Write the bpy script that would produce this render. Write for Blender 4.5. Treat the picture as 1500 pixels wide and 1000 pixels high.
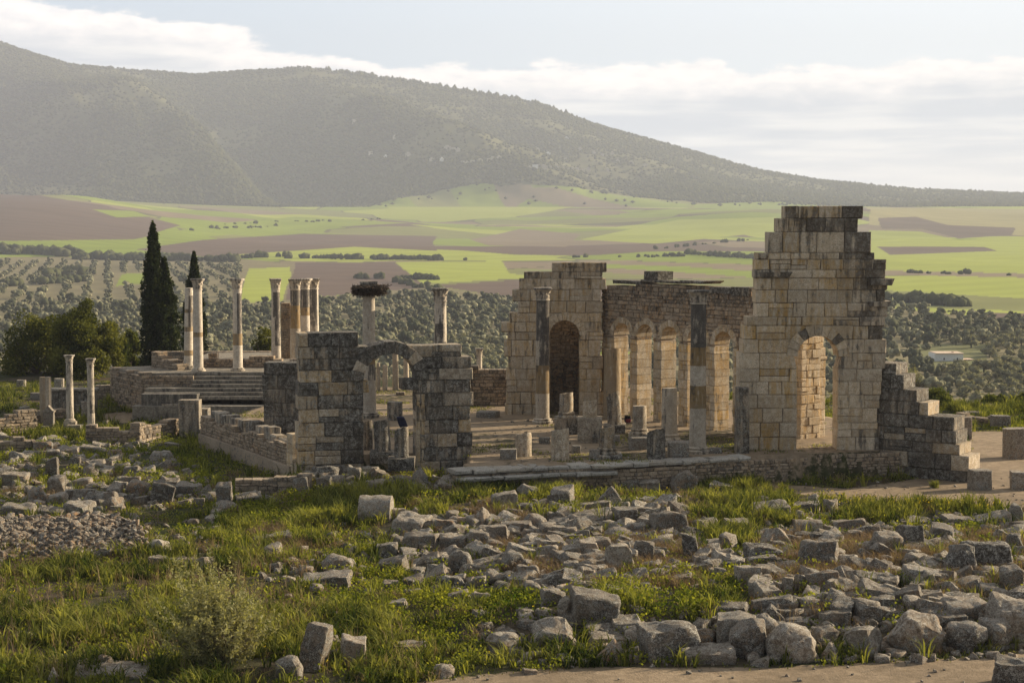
import bpy, bmesh, math, random
import numpy as np
from mathutils import Vector, noise

for o in list(bpy.data.objects):
    bpy.data.objects.remove(o)
S = bpy.context.scene
COL = S.collection
R = math.radians
rng = random.Random(7)
nr = np.random.default_rng(11)

# ------------------------------------------------------------------ camera, sky, sun, exposure
F, HC = 2500.0, 10.3                       # focal length in picture units (1500 wide), eye height over the court
PITCH = math.atan(170 / F)
cam_d = bpy.data.cameras.new("camera")
cam = bpy.data.objects.new("camera", cam_d)
COL.objects.link(cam)
cam.location = (0, 0, HC)
cam.rotation_euler = (math.pi / 2 - PITCH, 0, 0)
cam_d.sensor_width = 36
cam_d.lens = 60
cam_d.clip_start = 0.5
cam_d.clip_end = 30000
S.camera = cam

SUN_AZ, SUN_EL = R(66), R(19)              # azimuth from +Y towards +X
sun_d = bpy.data.lights.new("sun", 'SUN')
sun_d.energy = 5.0
sun_d.angle = R(0.5)
sun_d.color = (1.0, 0.85, 0.63)
sun = bpy.data.objects.new("sun", sun_d)
COL.objects.link(sun)
sdir = Vector((math.sin(SUN_AZ) * math.cos(SUN_EL), math.cos(SUN_AZ) * math.cos(SUN_EL), math.sin(SUN_EL)))
sun.rotation_euler = sdir.to_track_quat('Z', 'Y').to_euler()

S.view_settings.view_transform = 'Standard'
S.view_settings.look = 'None'
S.view_settings.exposure = 1.1
S.view_settings.gamma = 1
S.cycles.use_denoising = True
S.cycles.max_bounces = 6
S.cycles.diffuse_bounces = 3
S.cycles.transmission_bounces = 4
S.cycles.volume_bounces = 1


class G:
    """tiny node-tree writer"""
    def __init__(s, nt):
        s.nt = nt

    def n(s, typ, props=None, **inp):
        nd = s.nt.nodes.new(typ)
        for k, v in (props or {}).items():
            setattr(nd, k, v)
        for k, v in inp.items():
            k = int(k[1:]) if k[0] == '_' and k[1:].isdigit() else k.replace('_', ' ')
            s.put(nd.inputs[k], v)
        return nd

    def put(s, sock, v):
        if hasattr(v, 'is_output') or isinstance(v, bpy.types.NodeSocket):
            s.nt.links.new(v, sock)
        else:
            sock.default_value = v

    def math(s, op, a, b=0.0, c=0.0, clamp=False):
        nd = s.nt.nodes.new('ShaderNodeMath')
        nd.operation = op
        nd.use_clamp = clamp
        for i, v in enumerate((a, b, c)):
            s.put(nd.inputs[i], v)
        return nd.outputs[0]

    def ss(s, x, a, b):                    # smoothstep
        nd = s.nt.nodes.new('ShaderNodeMapRange')
        nd.interpolation_type = 'SMOOTHSTEP'
        s.put(nd.inputs[0], x)
        nd.inputs[1].default_value = a
        nd.inputs[2].default_value = b
        return nd.outputs[0]

    def mix(s, f, a, b, blend='MIX'):
        nd = s.nt.nodes.new('ShaderNodeMix')
        nd.data_type = 'RGBA'
        nd.blend_type = blend
        s.put(nd.inputs[0], f)
        s.put(nd.inputs[6], a if not isinstance(a, tuple) else (*a, 1))
        s.put(nd.inputs[7], b if not isinstance(b, tuple) else (*b, 1))
        return nd.outputs[2]

    def noise(s, vec, scale, detail=4, rough=.55):
        nd = s.n('ShaderNodeTexNoise', Scale=scale, Detail=detail, Roughness=rough)
        if vec is not None:
            s.put(nd.inputs['Vector'], vec)
        return nd.outputs[0]


W = bpy.data.worlds.new("World")
S.world = W
W.use_nodes = True
g = G(W.node_tree)
W.node_tree.nodes.clear()
sky = g.n('ShaderNodeTexSky', dict(sky_type='NISHITA', sun_disc=False, sun_elevation=SUN_EL, sun_rotation=SUN_AZ,
                                   altitude=400, air_density=1.0, dust_density=2.2, ozone_density=1.0))
tc = g.n('ShaderNodeTexCoord')
sep = g.n('ShaderNodeSeparateXYZ', _0=tc.outputs['Generated'])
az = g.math('ARCTAN2', sep.outputs[0], sep.outputs[1])
el = g.math('ARCSINE', sep.outputs[2])
cv = g.n('ShaderNodeCombineXYZ', _0=g.math('MULTIPLY', az, 1.0), _1=g.math('MULTIPLY', el, 2.6), _2=0.3)
cn = g.noise(cv.outputs[0], 26, 7, .6)
cn2 = g.noise(cv.outputs[0], 7, 4, .5)
cn3 = g.noise(cv.outputs[0], 70, 4, .6)
# upper edge of the cloud bank: 0.118 rad on the left, sinking to 0.094, rising again a little on the right
edge = g.math('ADD', 0.0935, g.math('MULTIPLY', g.ss(az, 0.0, -0.30), 0.030))
edge = g.math('ADD', edge, g.math('MULTIPLY', g.ss(az, .12, .34), 0.006))
edge = g.math('ADD', edge, g.math('MULTIPLY', g.math('SUBTRACT', cn, .5), 0.034))
edge = g.math('ADD', edge, g.math('MULTIPLY', g.math('SUBTRACT', cn2, .5), 0.022))
dlt = g.math('SUBTRACT', edge, el)                       # >0 inside the bank
cov = g.ss(dlt, -0.001, 0.006)
rim = g.math('MULTIPLY', g.ss(dlt, -0.001, .004), g.math('SUBTRACT', 1.0, g.ss(dlt, .006, .026)))
rim = g.math('MULTIPLY', rim, g.math('ADD', .1, g.math('MULTIPLY', cn3, 1.55)))
streak = g.noise(g.n('ShaderNodeCombineXYZ', _0=g.math('MULTIPLY', az, 5.0), _1=g.math('MULTIPLY', el, 60.0), _2=2.).outputs[0], 2.2, 4, .55)
veil = g.mix(g.ss(streak, .40, .72), (5.2, 5.5, 6.0), (7.4, 7.3, 7.2))
veil = g.mix(g.math('MULTIPLY', g.ss(el, .06, .0), .8), veil, (8.2, 7.7, 7.2))
high = g.mix(g.ss(az, -.45, .35), (3.9, 4.8, 5.9), (7.0, 7.4, 7.8))
pale = g.mix(.90, sky.outputs[0], high)                  # thin high haze whitening the blue
colr = g.mix(g.math('MULTIPLY', cov, .9), pale, veil)
colr = g.mix(g.math('MULTIPLY', rim, .85), colr, (9.8, 9.1, 8.6))
colr = g.mix(g.ss(sep.outputs[2], .35, .15), g.mix(.62, sky.outputs[0], (5.2, 5.1, 4.9)), colr)
colr = g.mix(g.ss(sep.outputs[2], -.02, -.06), colr, (1.5, 1.5, 1.3))
# the sky away from the sun is deeper and darker
colr = g.mix(g.ss(sep.outputs[1], .35, -.45), colr, g.mix(1.0, colr, (.50, .53, .57), 'MULTIPLY'))
bg = g.n('ShaderNodeBackground', Color=colr, Strength=0.08)
g.n('ShaderNodeOutputWorld', Surface=bg.outputs[0])

# ------------------------------------------------------------------ geometry of the view (used once, to place things where they stand)
cp, sp = math.cos(PITCH), math.sin(PITCH)


def ray(px, py):
    a, b = (px - 750) / F, -(py - 500) / F
    return Vector((a, cp + b * sp, -sp + b * cp))


def at_z(px, py, z):
    d = ray(px, py)
    t = (z - HC) / d.z
    return d.x * t, d.y * t


def at_y(px, py, Y):
    d = ray(px, py)
    t = Y / d.y
    return d.x * t, HC + d.z * t


def proj(x, y, z):
    dz = z - HC
    dep = y * cp - dz * sp
    return 750 + F * x / dep, 500 - F * (y * sp + dz * cp) / dep


def sstep(a, b, x):
    t = np.clip((x - a) / (b - a), 0, 1)
    return t * t * (3 - 2 * t)


def vnoise(x, y, seed=0):
    """value noise, vectorised, 0..1"""
    x = np.asarray(x, float)
    y = np.asarray(y, float)
    xi, yi = np.floor(x), np.floor(y)
    fx, fy = x - xi, y - yi
    fx, fy = fx * fx * (3 - 2 * fx), fy * fy * (3 - 2 * fy)

    def h(a, b):
        v = np.sin(a * 127.1 + b * 311.7 + seed * 74.7) * 43758.5453
        return v - np.floor(v)
    return (h(xi, yi) * (1 - fx) + h(xi + 1, yi) * fx) * (1 - fy) + (h(xi, yi + 1) * (1 - fx) + h(xi + 1, yi + 1) * fx) * fy


def fbm(x, y, seed=0, oct=4):
    s, a, t = 0, .5, 0
    for k in range(oct):
        s = s + a * vnoise(x * 2 ** k, y * 2 ** k, seed + k)
        t += a
        a *= .5
    return s / t


def inpoly(px, py, poly):
    px = np.asarray(px, float)
    py = np.asarray(py, float)
    r = np.zeros(px.shape, bool)
    n = len(poly)
    for i in range(n):
        x0, y0 = poly[i]
        x1, y1 = poly[(i + 1) % n]
        if y0 == y1:
            continue
        c = ((y0 > py) != (y1 > py)) & (px < (x1 - x0) * (py - y0) / (y1 - y0) + x0)
        r ^= c
    return r


COURT = [(-9.5, 75.7), (-2.0, 77.2), at_z(676, 687, 0), at_z(900, 679, 0), at_z(1100, 669, 0), at_z(1292, 661, 0),
         (17.6, 80), (19.5, 86), (14, 99), (9, 108), (-12, 109), (-14.2, 98), (-15.9, 88.6), (-9.6, 77.6)]
VZ = [(112, -1.2), (125, -3), (160, -12), (220, -26), (300, -36), (450, -34), (700, -30), (1000, -26), (1400, -20), (1800, -12),
      (2400, 0), (3000, 18), (3600, 40), (3900, 52)]
VD, VH = np.array([a for a, b in VZ], float), np.array([b for a, b in VZ], float)
RIDGE = [(-700, 70), (-200, 60), (0, 63), (50, 80), (110, 98), (160, 102), (290, 112), (370, 106), (450, 101), (520, 110), (640, 127), (690, 137),
         (760, 147), (800, 158), (870, 183), (950, 205), (1040, 230), (1110, 250), (1200, 265), (1290, 273), (1370, 279), (1500, 285), (2200, 292)]
RX, RY = np.array([a for a, b in RIDGE], float), np.array([b for a, b in RIDGE], float)
D_M, D_R = 3900.0, 5600.0


def gh(x, y):
    """height of the ground"""
    x = np.asarray(x, float)
    y = np.asarray(y, float)
    z = np.full(np.broadcast(x, y).shape, -1.2)
    z = z + .75 * sstep(92, 108, y) * sstep(-11, -17, x)
    z = z + .6 * sstep(45.6, 48.6, y) * (1 - sstep(52, 66, y)) * sstep(-3.5, 2.5, x)
    z = z + .35 * sstep(60, 66, y) * (1 - sstep(68, 74, y)) * sstep(-6, -3, x) * sstep(14, 8, x)
    und = .34 * (fbm(x / 5.5 + 3, y / 7.0, 3, 3) - .5) + .12 * (fbm(x / 1.3, y / 1.5, 9, 2) - .5)
    pathw = np.maximum(sstep(46.2, 45.0, y) * sstep(-4.5, -2.5, x), sstep(4, 8, x) * sstep(69, 71.5, y) * (1 - sstep(100, 104, y)))
    z = z + und * (1 - .85 * pathw) * (1 - sstep(120, 200, y))
    z = z + .45 * sstep(68.0, 73.5, y) * sstep(-10.6, -9.2, x) * sstep(1.5, -2.2, x) * (1 - sstep(80, 84, y))
    inside = inpoly(x, y, COURT)
    z = np.where(inside, .03 * (fbm(x / 2, y / 2, 5, 2) - .5), z)
    shift = 16 * sstep(2, -10, x) * (1 - sstep(180, 420, y))
    zv = np.interp(y - shift, VD, VH)
    zv = zv + sstep(150, 350, y) * (5 * (fbm(x / 160, y / 160, 21, 3) - .5) * sstep(300, 900, y) + (y / 3000) ** 2 * 52 * (fbm(x / 520, y / 600, 31, 3) - .5)) * (1 - sstep(3200, 3900, y))
    lf = sstep(-.13, -.30, x / np.maximum(y, 1))
    zv = zv + lf * 34 * sstep(1500, 2600, y) * (1 - .38 * sstep(2900, 3900, y))
    far = y - shift > 112
    z = np.where(far & ~inside, zv + (z + 1.2) * (1 - sstep(112, 135, y - shift)), z)
    # the mountain
    u = x / np.maximum(y, 1)
    rp_ = np.interp(750 + F * u, RX, RY)
    zr = HC + D_R * (330 - rp_) / F
    t = (y - D_M) / (D_R - D_M)
    tc_ = np.clip(t, 0, 1)
    pxm = 750 + F * u
    amp = np.clip((zr - 52) / 420, .10, 1.1)
    sa = np.sin(np.pi * tc_) ** .8 * (1 - .75 * tc_ ** 2)
    cA = 330 - 205 * tc_ + 14 * np.sin(tc_ * 9)
    cB = 880 - 520 * tc_ ** .8 + 18 * np.sin(tc_ * 8)
    cC = 1180 - 420 * tc_
    sp_ = 170 * np.exp(-((pxm - cA) / np.where(pxm > cA, 62., 190.)) ** 2) + 140 * np.exp(-((pxm - cB) / np.where(pxm > cB, 150., 120.)) ** 2)
    sp_ = sp_ + 45 * np.exp(-((pxm - cC) / 120.) ** 2) - 90 * np.exp(-((pxm - (470 - 60 * tc_)) / 90.) ** 2)
    rough = 95 * (fbm(u * 26 + tc_ * 1.5, tc_ * 5, 51, 4) - .5)
    zm = 52 + (zr - 52) * np.power(np.maximum(tc_, 1e-4), 1.35) + (sp_ + rough) * amp * sa
    zm = zm + lf * 21 * (1 - tc_)
    zm = np.where(t > 1, zr - (t - 1) * 300, zm)
    return np.where(y > D_M, zm, z)


def ghs(x, y):
    return float(gh(np.array([x]), np.array([y]))[0])


def ground(px, py):
    """where the ray through a picture point meets the near ground"""
    d = ray(px, py)
    ts = np.linspace(30, 160, 700)
    ts = ts / d.y
    zz = HC + d.z * ts - gh(d.x * ts, d.y * ts)
    k = int(np.argmax(zz < 0))
    if zz[k] >= 0:
        k = len(ts) - 1
    a, b = zz[max(k - 1, 0)], zz[k]
    t = ts[max(k - 1, 0)] + (ts[k] - ts[max(k - 1, 0)]) * (a / (a - b) if a != b else 0)
    return d.x * t, d.y * t, HC + d.z * t


# ------------------------------------------------------------------ materials
def new_mat(name):
    m = bpy.data.materials.new(name)
    m.use_nodes = True
    m.node_tree.nodes.clear()
    return m, G(m.node_tree)


def finish(g, color, rough=.9, bump=None, strength=.5, dist=.03, spec=.2):
    b = g.n('ShaderNodeBsdfPrincipled', Roughness=rough)
    g.put(b.inputs['Base Color'], color if not isinstance(color, tuple) else (*color, 1))
    b.inputs['Specular IOR Level'].default_value = spec
    if bump is not None:
        bn = g.n('ShaderNodeBump', Strength=strength, Distance=dist, Height=bump)
        g.put(b.inputs['Normal'], bn.outputs[0])
    g.n('ShaderNodeOutputMaterial', Surface=b.outputs[0])


def stone(name, light, mid, dark, ochre, sc=1.0, speck=.6, streaks=True, bumpd=.035, och=.36):
    m, g = new_mat(name)
    at = g.n('ShaderNodeAttribute', dict(attribute_name='tone'))
    s = g.n('ShaderNodeSeparateColor', _0=at.outputs['Color'])
    tc = g.n('ShaderNodeTexCoord')
    off = g.n('ShaderNodeVectorMath', dict(operation='MULTIPLY_ADD'), _0=at.outputs['Color'], _1=(0, 0, 0), _2=tc.outputs['Object'])
    g.put(off.inputs[1], (7.3, 11.1, 29.0))
    v = off.outputs[0]
    v0 = tc.outputs['Object']
    n1 = g.noise(v0, 0.55 * sc, 6, .62)
    n2 = g.noise(v, 5 * sc, 6, .65)
    n3 = g.noise(v, 26 * sc, 6, .7)
    st = g.n('ShaderNodeVectorMath', dict(operation='MULTIPLY'), _0=v0, _1=(1.0, 1.0, .16))
    n4 = g.noise(st.outputs[0], 4.2 * sc, 5, .62)
    c = g.mix(g.ss(n2, .32, .68), mid, light)
    oc = g.math('MULTIPLY', s.outputs[1], g.ss(n4 if streaks else n1, och, och + .26), clamp=True)
    c = g.mix(oc, c, ochre)
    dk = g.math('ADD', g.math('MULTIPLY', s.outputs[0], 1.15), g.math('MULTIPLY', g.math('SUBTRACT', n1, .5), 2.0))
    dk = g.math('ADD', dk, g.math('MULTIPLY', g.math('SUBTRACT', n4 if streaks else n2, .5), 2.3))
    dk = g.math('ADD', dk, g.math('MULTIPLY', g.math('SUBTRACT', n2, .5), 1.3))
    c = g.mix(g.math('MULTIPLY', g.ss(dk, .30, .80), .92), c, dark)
    vo = g.n('ShaderNodeTexVoronoi', dict(feature='F1'), Vector=v, Scale=11 * sc)
    sp_ = g.math('ADD', g.math('MULTIPLY', g.noise(v, 38 * sc, 5, .7), .8), g.math('MULTIPLY', n2, .55))
    spm = g.math('MULTIPLY', g.ss(sp_, .68, .76), speck)
    c = g.mix(spm, c, (.52, .49, .42))
    blot = g.noise(v, 13 * sc, 4, .55)
    c = g.mix(g.math('MULTIPLY', g.ss(blot, .56, .66), .35 * min(1, speck * 1.2)), c, (.50, .46, .385))
    c = g.mix(g.math('MULTIPLY', g.ss(blot, .45, .36), .55 * min(1, speck * 1.2)), c, dark)
    spd = g.math('MULTIPLY', g.ss(g.math('ADD', g.math('MULTIPLY', n3, .8), g.math('MULTIPLY', n1, .4)), .60, .50), .75)
    c = g.mix(spd, c, tuple(q * .55 for q in mid))
    hv = g.n('ShaderNodeHueSaturation', Value=g.math('ADD', .80, g.math('MULTIPLY', s.outputs[2], .34)), Color=c)
    h = g.math('ADD', g.math('MULTIPLY', n2, .8), g.math('MULTIPLY', n3, .75))
    h = g.math('SUBTRACT', h, g.math('MULTIPLY', g.ss(vo.outputs[0], .25, .05), .18))
    finish(g, hv.outputs[0], .92, h, .75, bumpd)
    return m


CREAM, MID, DARK, OCHRE = (.64, .53, .375), (.44, .35, .245), (.058, .046, .035), (.50, .30, .085)
M_ash = stone("ashlar_limestone", CREAM, MID, DARK, OCHRE, 1.0, .35)
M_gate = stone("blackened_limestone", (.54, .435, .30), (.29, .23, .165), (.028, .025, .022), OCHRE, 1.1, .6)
M_rub = stone("rubble_masonry", (.46, .36, .25), (.31, .24, .165), (.070, .057, .045), (.36, .21, .09), 1.6, .25, False, .03)
M_col = stone("column_stone", (.66, .575, .455), (.46, .39, .30), (.050, .044, .040), (.26, .165, .062), 1.3, .12, och=.20)
M_rock = stone("weathered_grey_stone", (.38, .325, .25), (.18, .148, .112), (.042, .036, .030), (.36, .21, .10), 1.35, .75, False, .065)
M_cop = stone("pale_coping_stone", (.46, .43, .375), (.29, .265, .225), (.07, .063, .055), OCHRE, 1.6, .6, False)
M_step = stone("step_stone", (.30, .26, .20), (.20, .17, .13), (.05, .045, .04), OCHRE, 1.4, .3)


def leafmat(name, c1, c2, trans=.35, rough=.6):
    m, g = new_mat(name)
    at = g.n('ShaderNodeAttribute', dict(attribute_name='tint'))
    c = g.mix(at.outputs['Fac'], c1, c2)
    d = g.n('ShaderNodeBsdfDiffuse', Color=c)
    ct = g.mix(1.0, c, (1.25, 1.2, .55), 'MULTIPLY')
    t = g.n('ShaderNodeBsdfTranslucent', Color=ct)
    mx = g.n('ShaderNodeMixShader', _0=trans, _1=d.outputs[0], _2=t.outputs[0])
    g.n('ShaderNodeOutputMaterial', Surface=mx.outputs[0])
    return m


M_grass = leafmat("grass_blade", (.035, .055, .014), (.31, .305, .08), .46)
M_cover = leafmat("low_leaves", (.050, .085, .014), (.31, .31, .045), .45)
M_dry = leafmat("dry_stalks", (.12, .080, .058), (.34, .25, .16), .3)
M_flower = leafmat("yellow_petals", (.62, .45, .03), (.75, .6, .06), .3)
M_dark = leafmat("dark_evergreen", (.020, .028, .012), (.055, .066, .022), .22)
M_round = leafmat("broad_tree_leaves", (.032, .044, .013), (.175, .172, .042), .40)
M_bush = leafmat("bush_leaves", (.050, .070, .018), (.16, .165, .045), .35)
M_shrub = leafmat("grey_green_leaves", (.11, .115, .055), (.38, .36, .19), .4)
M_olive = leafmat("olive_leaves", (.085, .09, .048), (.36, .34, .21), .25)
M_hedge = leafmat("hedge_leaves", (.05, .06, .028), (.17, .165, .075), .2)
M_pine = leafmat("pine_leaves", (.030, .036, .016), (.10, .10, .044), .12)


def plain(name, c1, c2, scale=3, rough=.85):
    m, g = new_mat(name)
    tc = g.n('ShaderNodeTexCoord')
    n = g.noise(tc.outputs['Object'], scale, 5, .6)
    finish(g, g.mix(g.ss(n, .3, .7), c1, c2), rough, n, .4, .02)
    return m


M_bark = plain("bark", (.07, .05, .035), (.16, .12, .08), 8)
M_twig = plain("nest_twigs", (.035, .025, .018), (.11, .078, .05), 6)
M_white = plain("whitewash", (.66, .65, .62), (.80, .79, .76), 2)
M_plaster = plain("village_plaster", (.40, .35, .29), (.54, .48, .41), .05)
M_roofm = plain("roof_edge", (.55, .40, .28), (.66, .52, .38), 1)
M_darkwin = plain("dark_opening", (.03, .03, .035), (.06, .06, .06), 2)
M_navy = plain("navy_cloth", (.010, .012, .030), (.022, .024, .05), 12)
M_redc = plain("dark_red_cloth", (.10, .010, .014), (.16, .02, .02), 12)
M_blackc = plain("black_cloth", (.010, .009, .010), (.022, .02, .022), 12)

# ground: soil, short green and bare dirt, told apart by what grows or is trodden there
m, g = new_mat("site_ground")
at = g.n('ShaderNodeAttribute', dict(attribute_name='dirt'))
tc = g.n('ShaderNodeTexCoord')
v = tc.outputs['Object']
n1, n2, n3 = g.noise(v, .35, 5, .6), g.noise(v, 2.6, 6, .65), g.noise(v, 16, 6, .7)
gr = g.mix(g.ss(n2, .3, .7), (.020, .026, .009), (.055, .060, .020))  # green ground darkened to paint in the shadowy gaps between tufts
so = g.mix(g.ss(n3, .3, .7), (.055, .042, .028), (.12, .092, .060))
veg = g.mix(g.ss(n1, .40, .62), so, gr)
di = g.mix(g.ss(n2, .3, .72), (.235, .175, .112), (.355, .27, .18))
di = g.mix(g.math('MULTIPLY', g.ss(n1, .40, .66), .55), di, (.15, .112, .072))
di = g.mix(g.math('MULTIPLY', g.ss(n3, .55, .68), .7), di, (.12, .092, .062))
dm = g.ss(g.math('ADD', at.outputs['Fac'], g.math('ADD', g.math('MULTIPLY', g.math('SUBTRACT', n2, .5), .9), g.math('MULTIPLY', g.math('SUBTRACT', n1, .5), .8))), .42, .62)
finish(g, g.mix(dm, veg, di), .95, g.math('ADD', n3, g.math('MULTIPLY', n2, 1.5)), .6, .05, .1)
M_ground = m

m, g = new_mat("far_land")
at = g.n('ShaderNodeAttribute', dict(attribute_name='crop'))
tc = g.n('ShaderNodeTexCoord')
v = tc.outputs['Object']
vs = g.n('ShaderNodeVectorMath', dict(operation='MULTIPLY'), _0=v, _1=(.012, .05, 0))
n1 = g.noise(vs.outputs[0], 1.0, 5, .6)
n2 = g.noise(v, .02, 5, .6)
hv = g.n('ShaderNodeHueSaturation', Value=g.math('ADD', .82, g.math('MULTIPLY', g.math('ADD', n1, n2), .18)), Color=at.outputs['Color'])
finish(g, hv.outputs[0], .95, None, spec=.05)
M_far = m


# ------------------------------------------------------------------ mesh helpers
def np_mesh(name, V, faces, attrs=None, smooth=False):
    """V (n,3); faces: list of int arrays (m,k)"""
    me = bpy.data.meshes.new(name)
    V = np.asarray(V, np.float32)
    me.vertices.add(len(V))
    me.vertices.foreach_set("co", V.ravel())
    li, ls = [], []
    tot = 0
    for f in faces:
        f = np.asarray(f, np.int32)
        if len(f) == 0:
            continue
        k = f.shape[1]
        ls.append(tot + np.arange(len(f), dtype=np.int32) * k)
        li.append(f.ravel())
        tot += f.size
    li = np.concatenate(li)
    ls = np.concatenate(ls)
    me.loops.add(len(li))
    me.loops.foreach_set("vertex_index", li)
    me.polygons.add(len(ls))
    me.polygons.foreach_set("loop_start", ls)
    for nm, (typ, dom, arr) in (attrs or {}).items():
        a = me.attributes.new(nm, typ, dom)
        a.data.foreach_set("color" if 'COLOR' in typ else "value", np.asarray(arr, np.float32).ravel())
    me.update(calc_edges=True)
    me.validate()
    if smooth:
        me.polygons.foreach_set("use_smooth", np.ones(len(me.polygons), bool))
    return me


def link(name, me, mat, parent=None, loc=(0, 0, 0), label=None, cat=None, group=None, kind=None):
    o = bpy.data.objects.new(name, me)
    COL.objects.link(o)
    o.location = loc
    if mat is not None and me is not None and not me.materials:
        me.materials.append(mat)
    if parent is not None:
        o.parent = parent
    tag(o, label, cat, group, kind)
    return o


def tag(o, label=None, cat=None, group=None, kind=None):
    if label:
        o["label"] = label
    if cat:
        o["category"] = cat
        o["kind"] = kind or "thing"
    elif kind:
        o["kind"] = kind
    if group:
        o["group"] = group
    return o


def empty(name, loc, label, cat, group=None):
    o = bpy.data.objects.new(name, None)
    COL.objects.link(o)
    o.location = loc
    o.empty_display_size = .3
    return tag(o, label, cat, group)


class MB:
    def __init__(s):
        s.v, s.f, s.t = [], [], []

    def add(s, vs, fs, tone):
        b = len(s.v)
        s.v.extend(vs)
        for f in fs:
            s.f.append([b + i for i in f])
            s.t.append(tone)

    def build(s, name, mat, parent=None, origin=None, sharp=None, **kw):
        me = bpy.data.meshes.new(name)
        o0 = Vector(origin) if origin is not None else (Vector(parent.location) if parent is not None else Vector((0, 0, 0)))
        me.from_pydata([(x - o0.x, y - o0.y, z - o0.z) for x, y, z in s.v], [], s.f)
        a = me.attributes.new("tone", 'FLOAT_COLOR', 'FACE')
        a.data.foreach_set("color", np.array([(*t, 1) for t in s.t], np.float32).ravel())
        if sharp is not None:
            me.polygons.foreach_set("use_smooth", np.ones(len(me.polygons), bool))
            me.set_sharp_from_angle(angle=R(sharp))
        me.update()
        return link(name, me, mat, parent, (0, 0, 0) if parent is not None else o0, **kw)


class Frame:
    """a vertical wall plane: s along, z up, d into the wall"""
    def __init__(s, A, ang=0.0):
        s.A = A
        s.dx, s.dy = math.cos(ang), math.sin(ang)

    @staticmethod
    def between(A, B):
        return Frame(A, math.atan2(B[1] - A[1], B[0] - A[0]))

    def w(s, S_, z, d):
        return (s.A[0] + s.dx * S_ - s.dy * d, s.A[1] + s.dy * S_ + s.dx * d, z)

    def px(s, px, py):
        """picture point -> (s, z) on the wall's front plane"""
        r = ray(px, py)
        # solve t*r.xy = A + S*dir
        det = r.x * -s.dy - r.y * -s.dx
        t = (s.A[0] * -s.dy - s.A[1] * -s.dx) / det
        S_ = ((t * r.x - s.A[0]) * s.dx + (t * r.y - s.A[1]) * s.dy)
        return S_, HC + t * r.z


HEXF = [(0, 1, 2, 3), (4, 5, 1, 0), (5, 6, 2, 1), (6, 7, 3, 2), (7, 4, 0, 3), (8, 9, 5, 4), (9, 10, 6, 5), (10, 11, 7, 6), (11, 8, 4, 7),
        (12, 13, 9, 8), (13, 14, 10, 9), (14, 15, 11, 10), (15, 12, 8, 11), (15, 14, 13, 12)]


def block(mb, fr, q, d0, d1, ch, jit, tone, r, core=None, coretone=(.8, .1, .3)):
    cx = sum(p[0] for p in q) / 4
    cz = sum(p[1] for p in q) / 4

    def ring(k, d, j):
        out = []
        for (s_, z_) in q:
            a, b = s_ + (cx - s_) * 0, z_
            if k:
                L = max(abs(s_ - cx), 1e-3)
                Lz = max(abs(z_ - cz), 1e-3)
                kk = k * r.choice((.6, 1, 1, 1.3, 2.2, 3.6))
                a = s_ + (kk if s_ < cx else -kk) * min(1, L / (2 * kk))
                b = z_ + (kk if z_ < cz else -kk) * min(1, Lz / (2 * kk))
            out.append(fr.w(a + r.uniform(-j, j), b + r.uniform(-j, j), d + r.uniform(-j, j)))
        return out
    vs = ring(ch, d0, jit) + ring(0, d0 + ch, jit * .6) + ring(0, d1 - ch, jit * .6) + ring(ch, d1, jit)
    mb.add(vs, HEXF, tone)
    if core:                                                    # the mortar bed behind the faces, hidden at ends and tops
        eL, eR, ins = core
        qq = [(s_ + (-eL if s_ < cx else eR), z_ + (-.035 if z_ < cz else -.012)) for s_, z_ in q]
        vs = [fr.w(a, b, d0 + ins) for a, b in qq] + [fr.w(a, b, d1 - ins) for a, b in qq]
        mb.add(vs, [(0, 1, 2, 3), (4, 5, 1, 0), (5, 6, 2, 1), (6, 7, 3, 2), (7, 4, 0, 3), (7, 6, 5, 4)], coretone)


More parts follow.
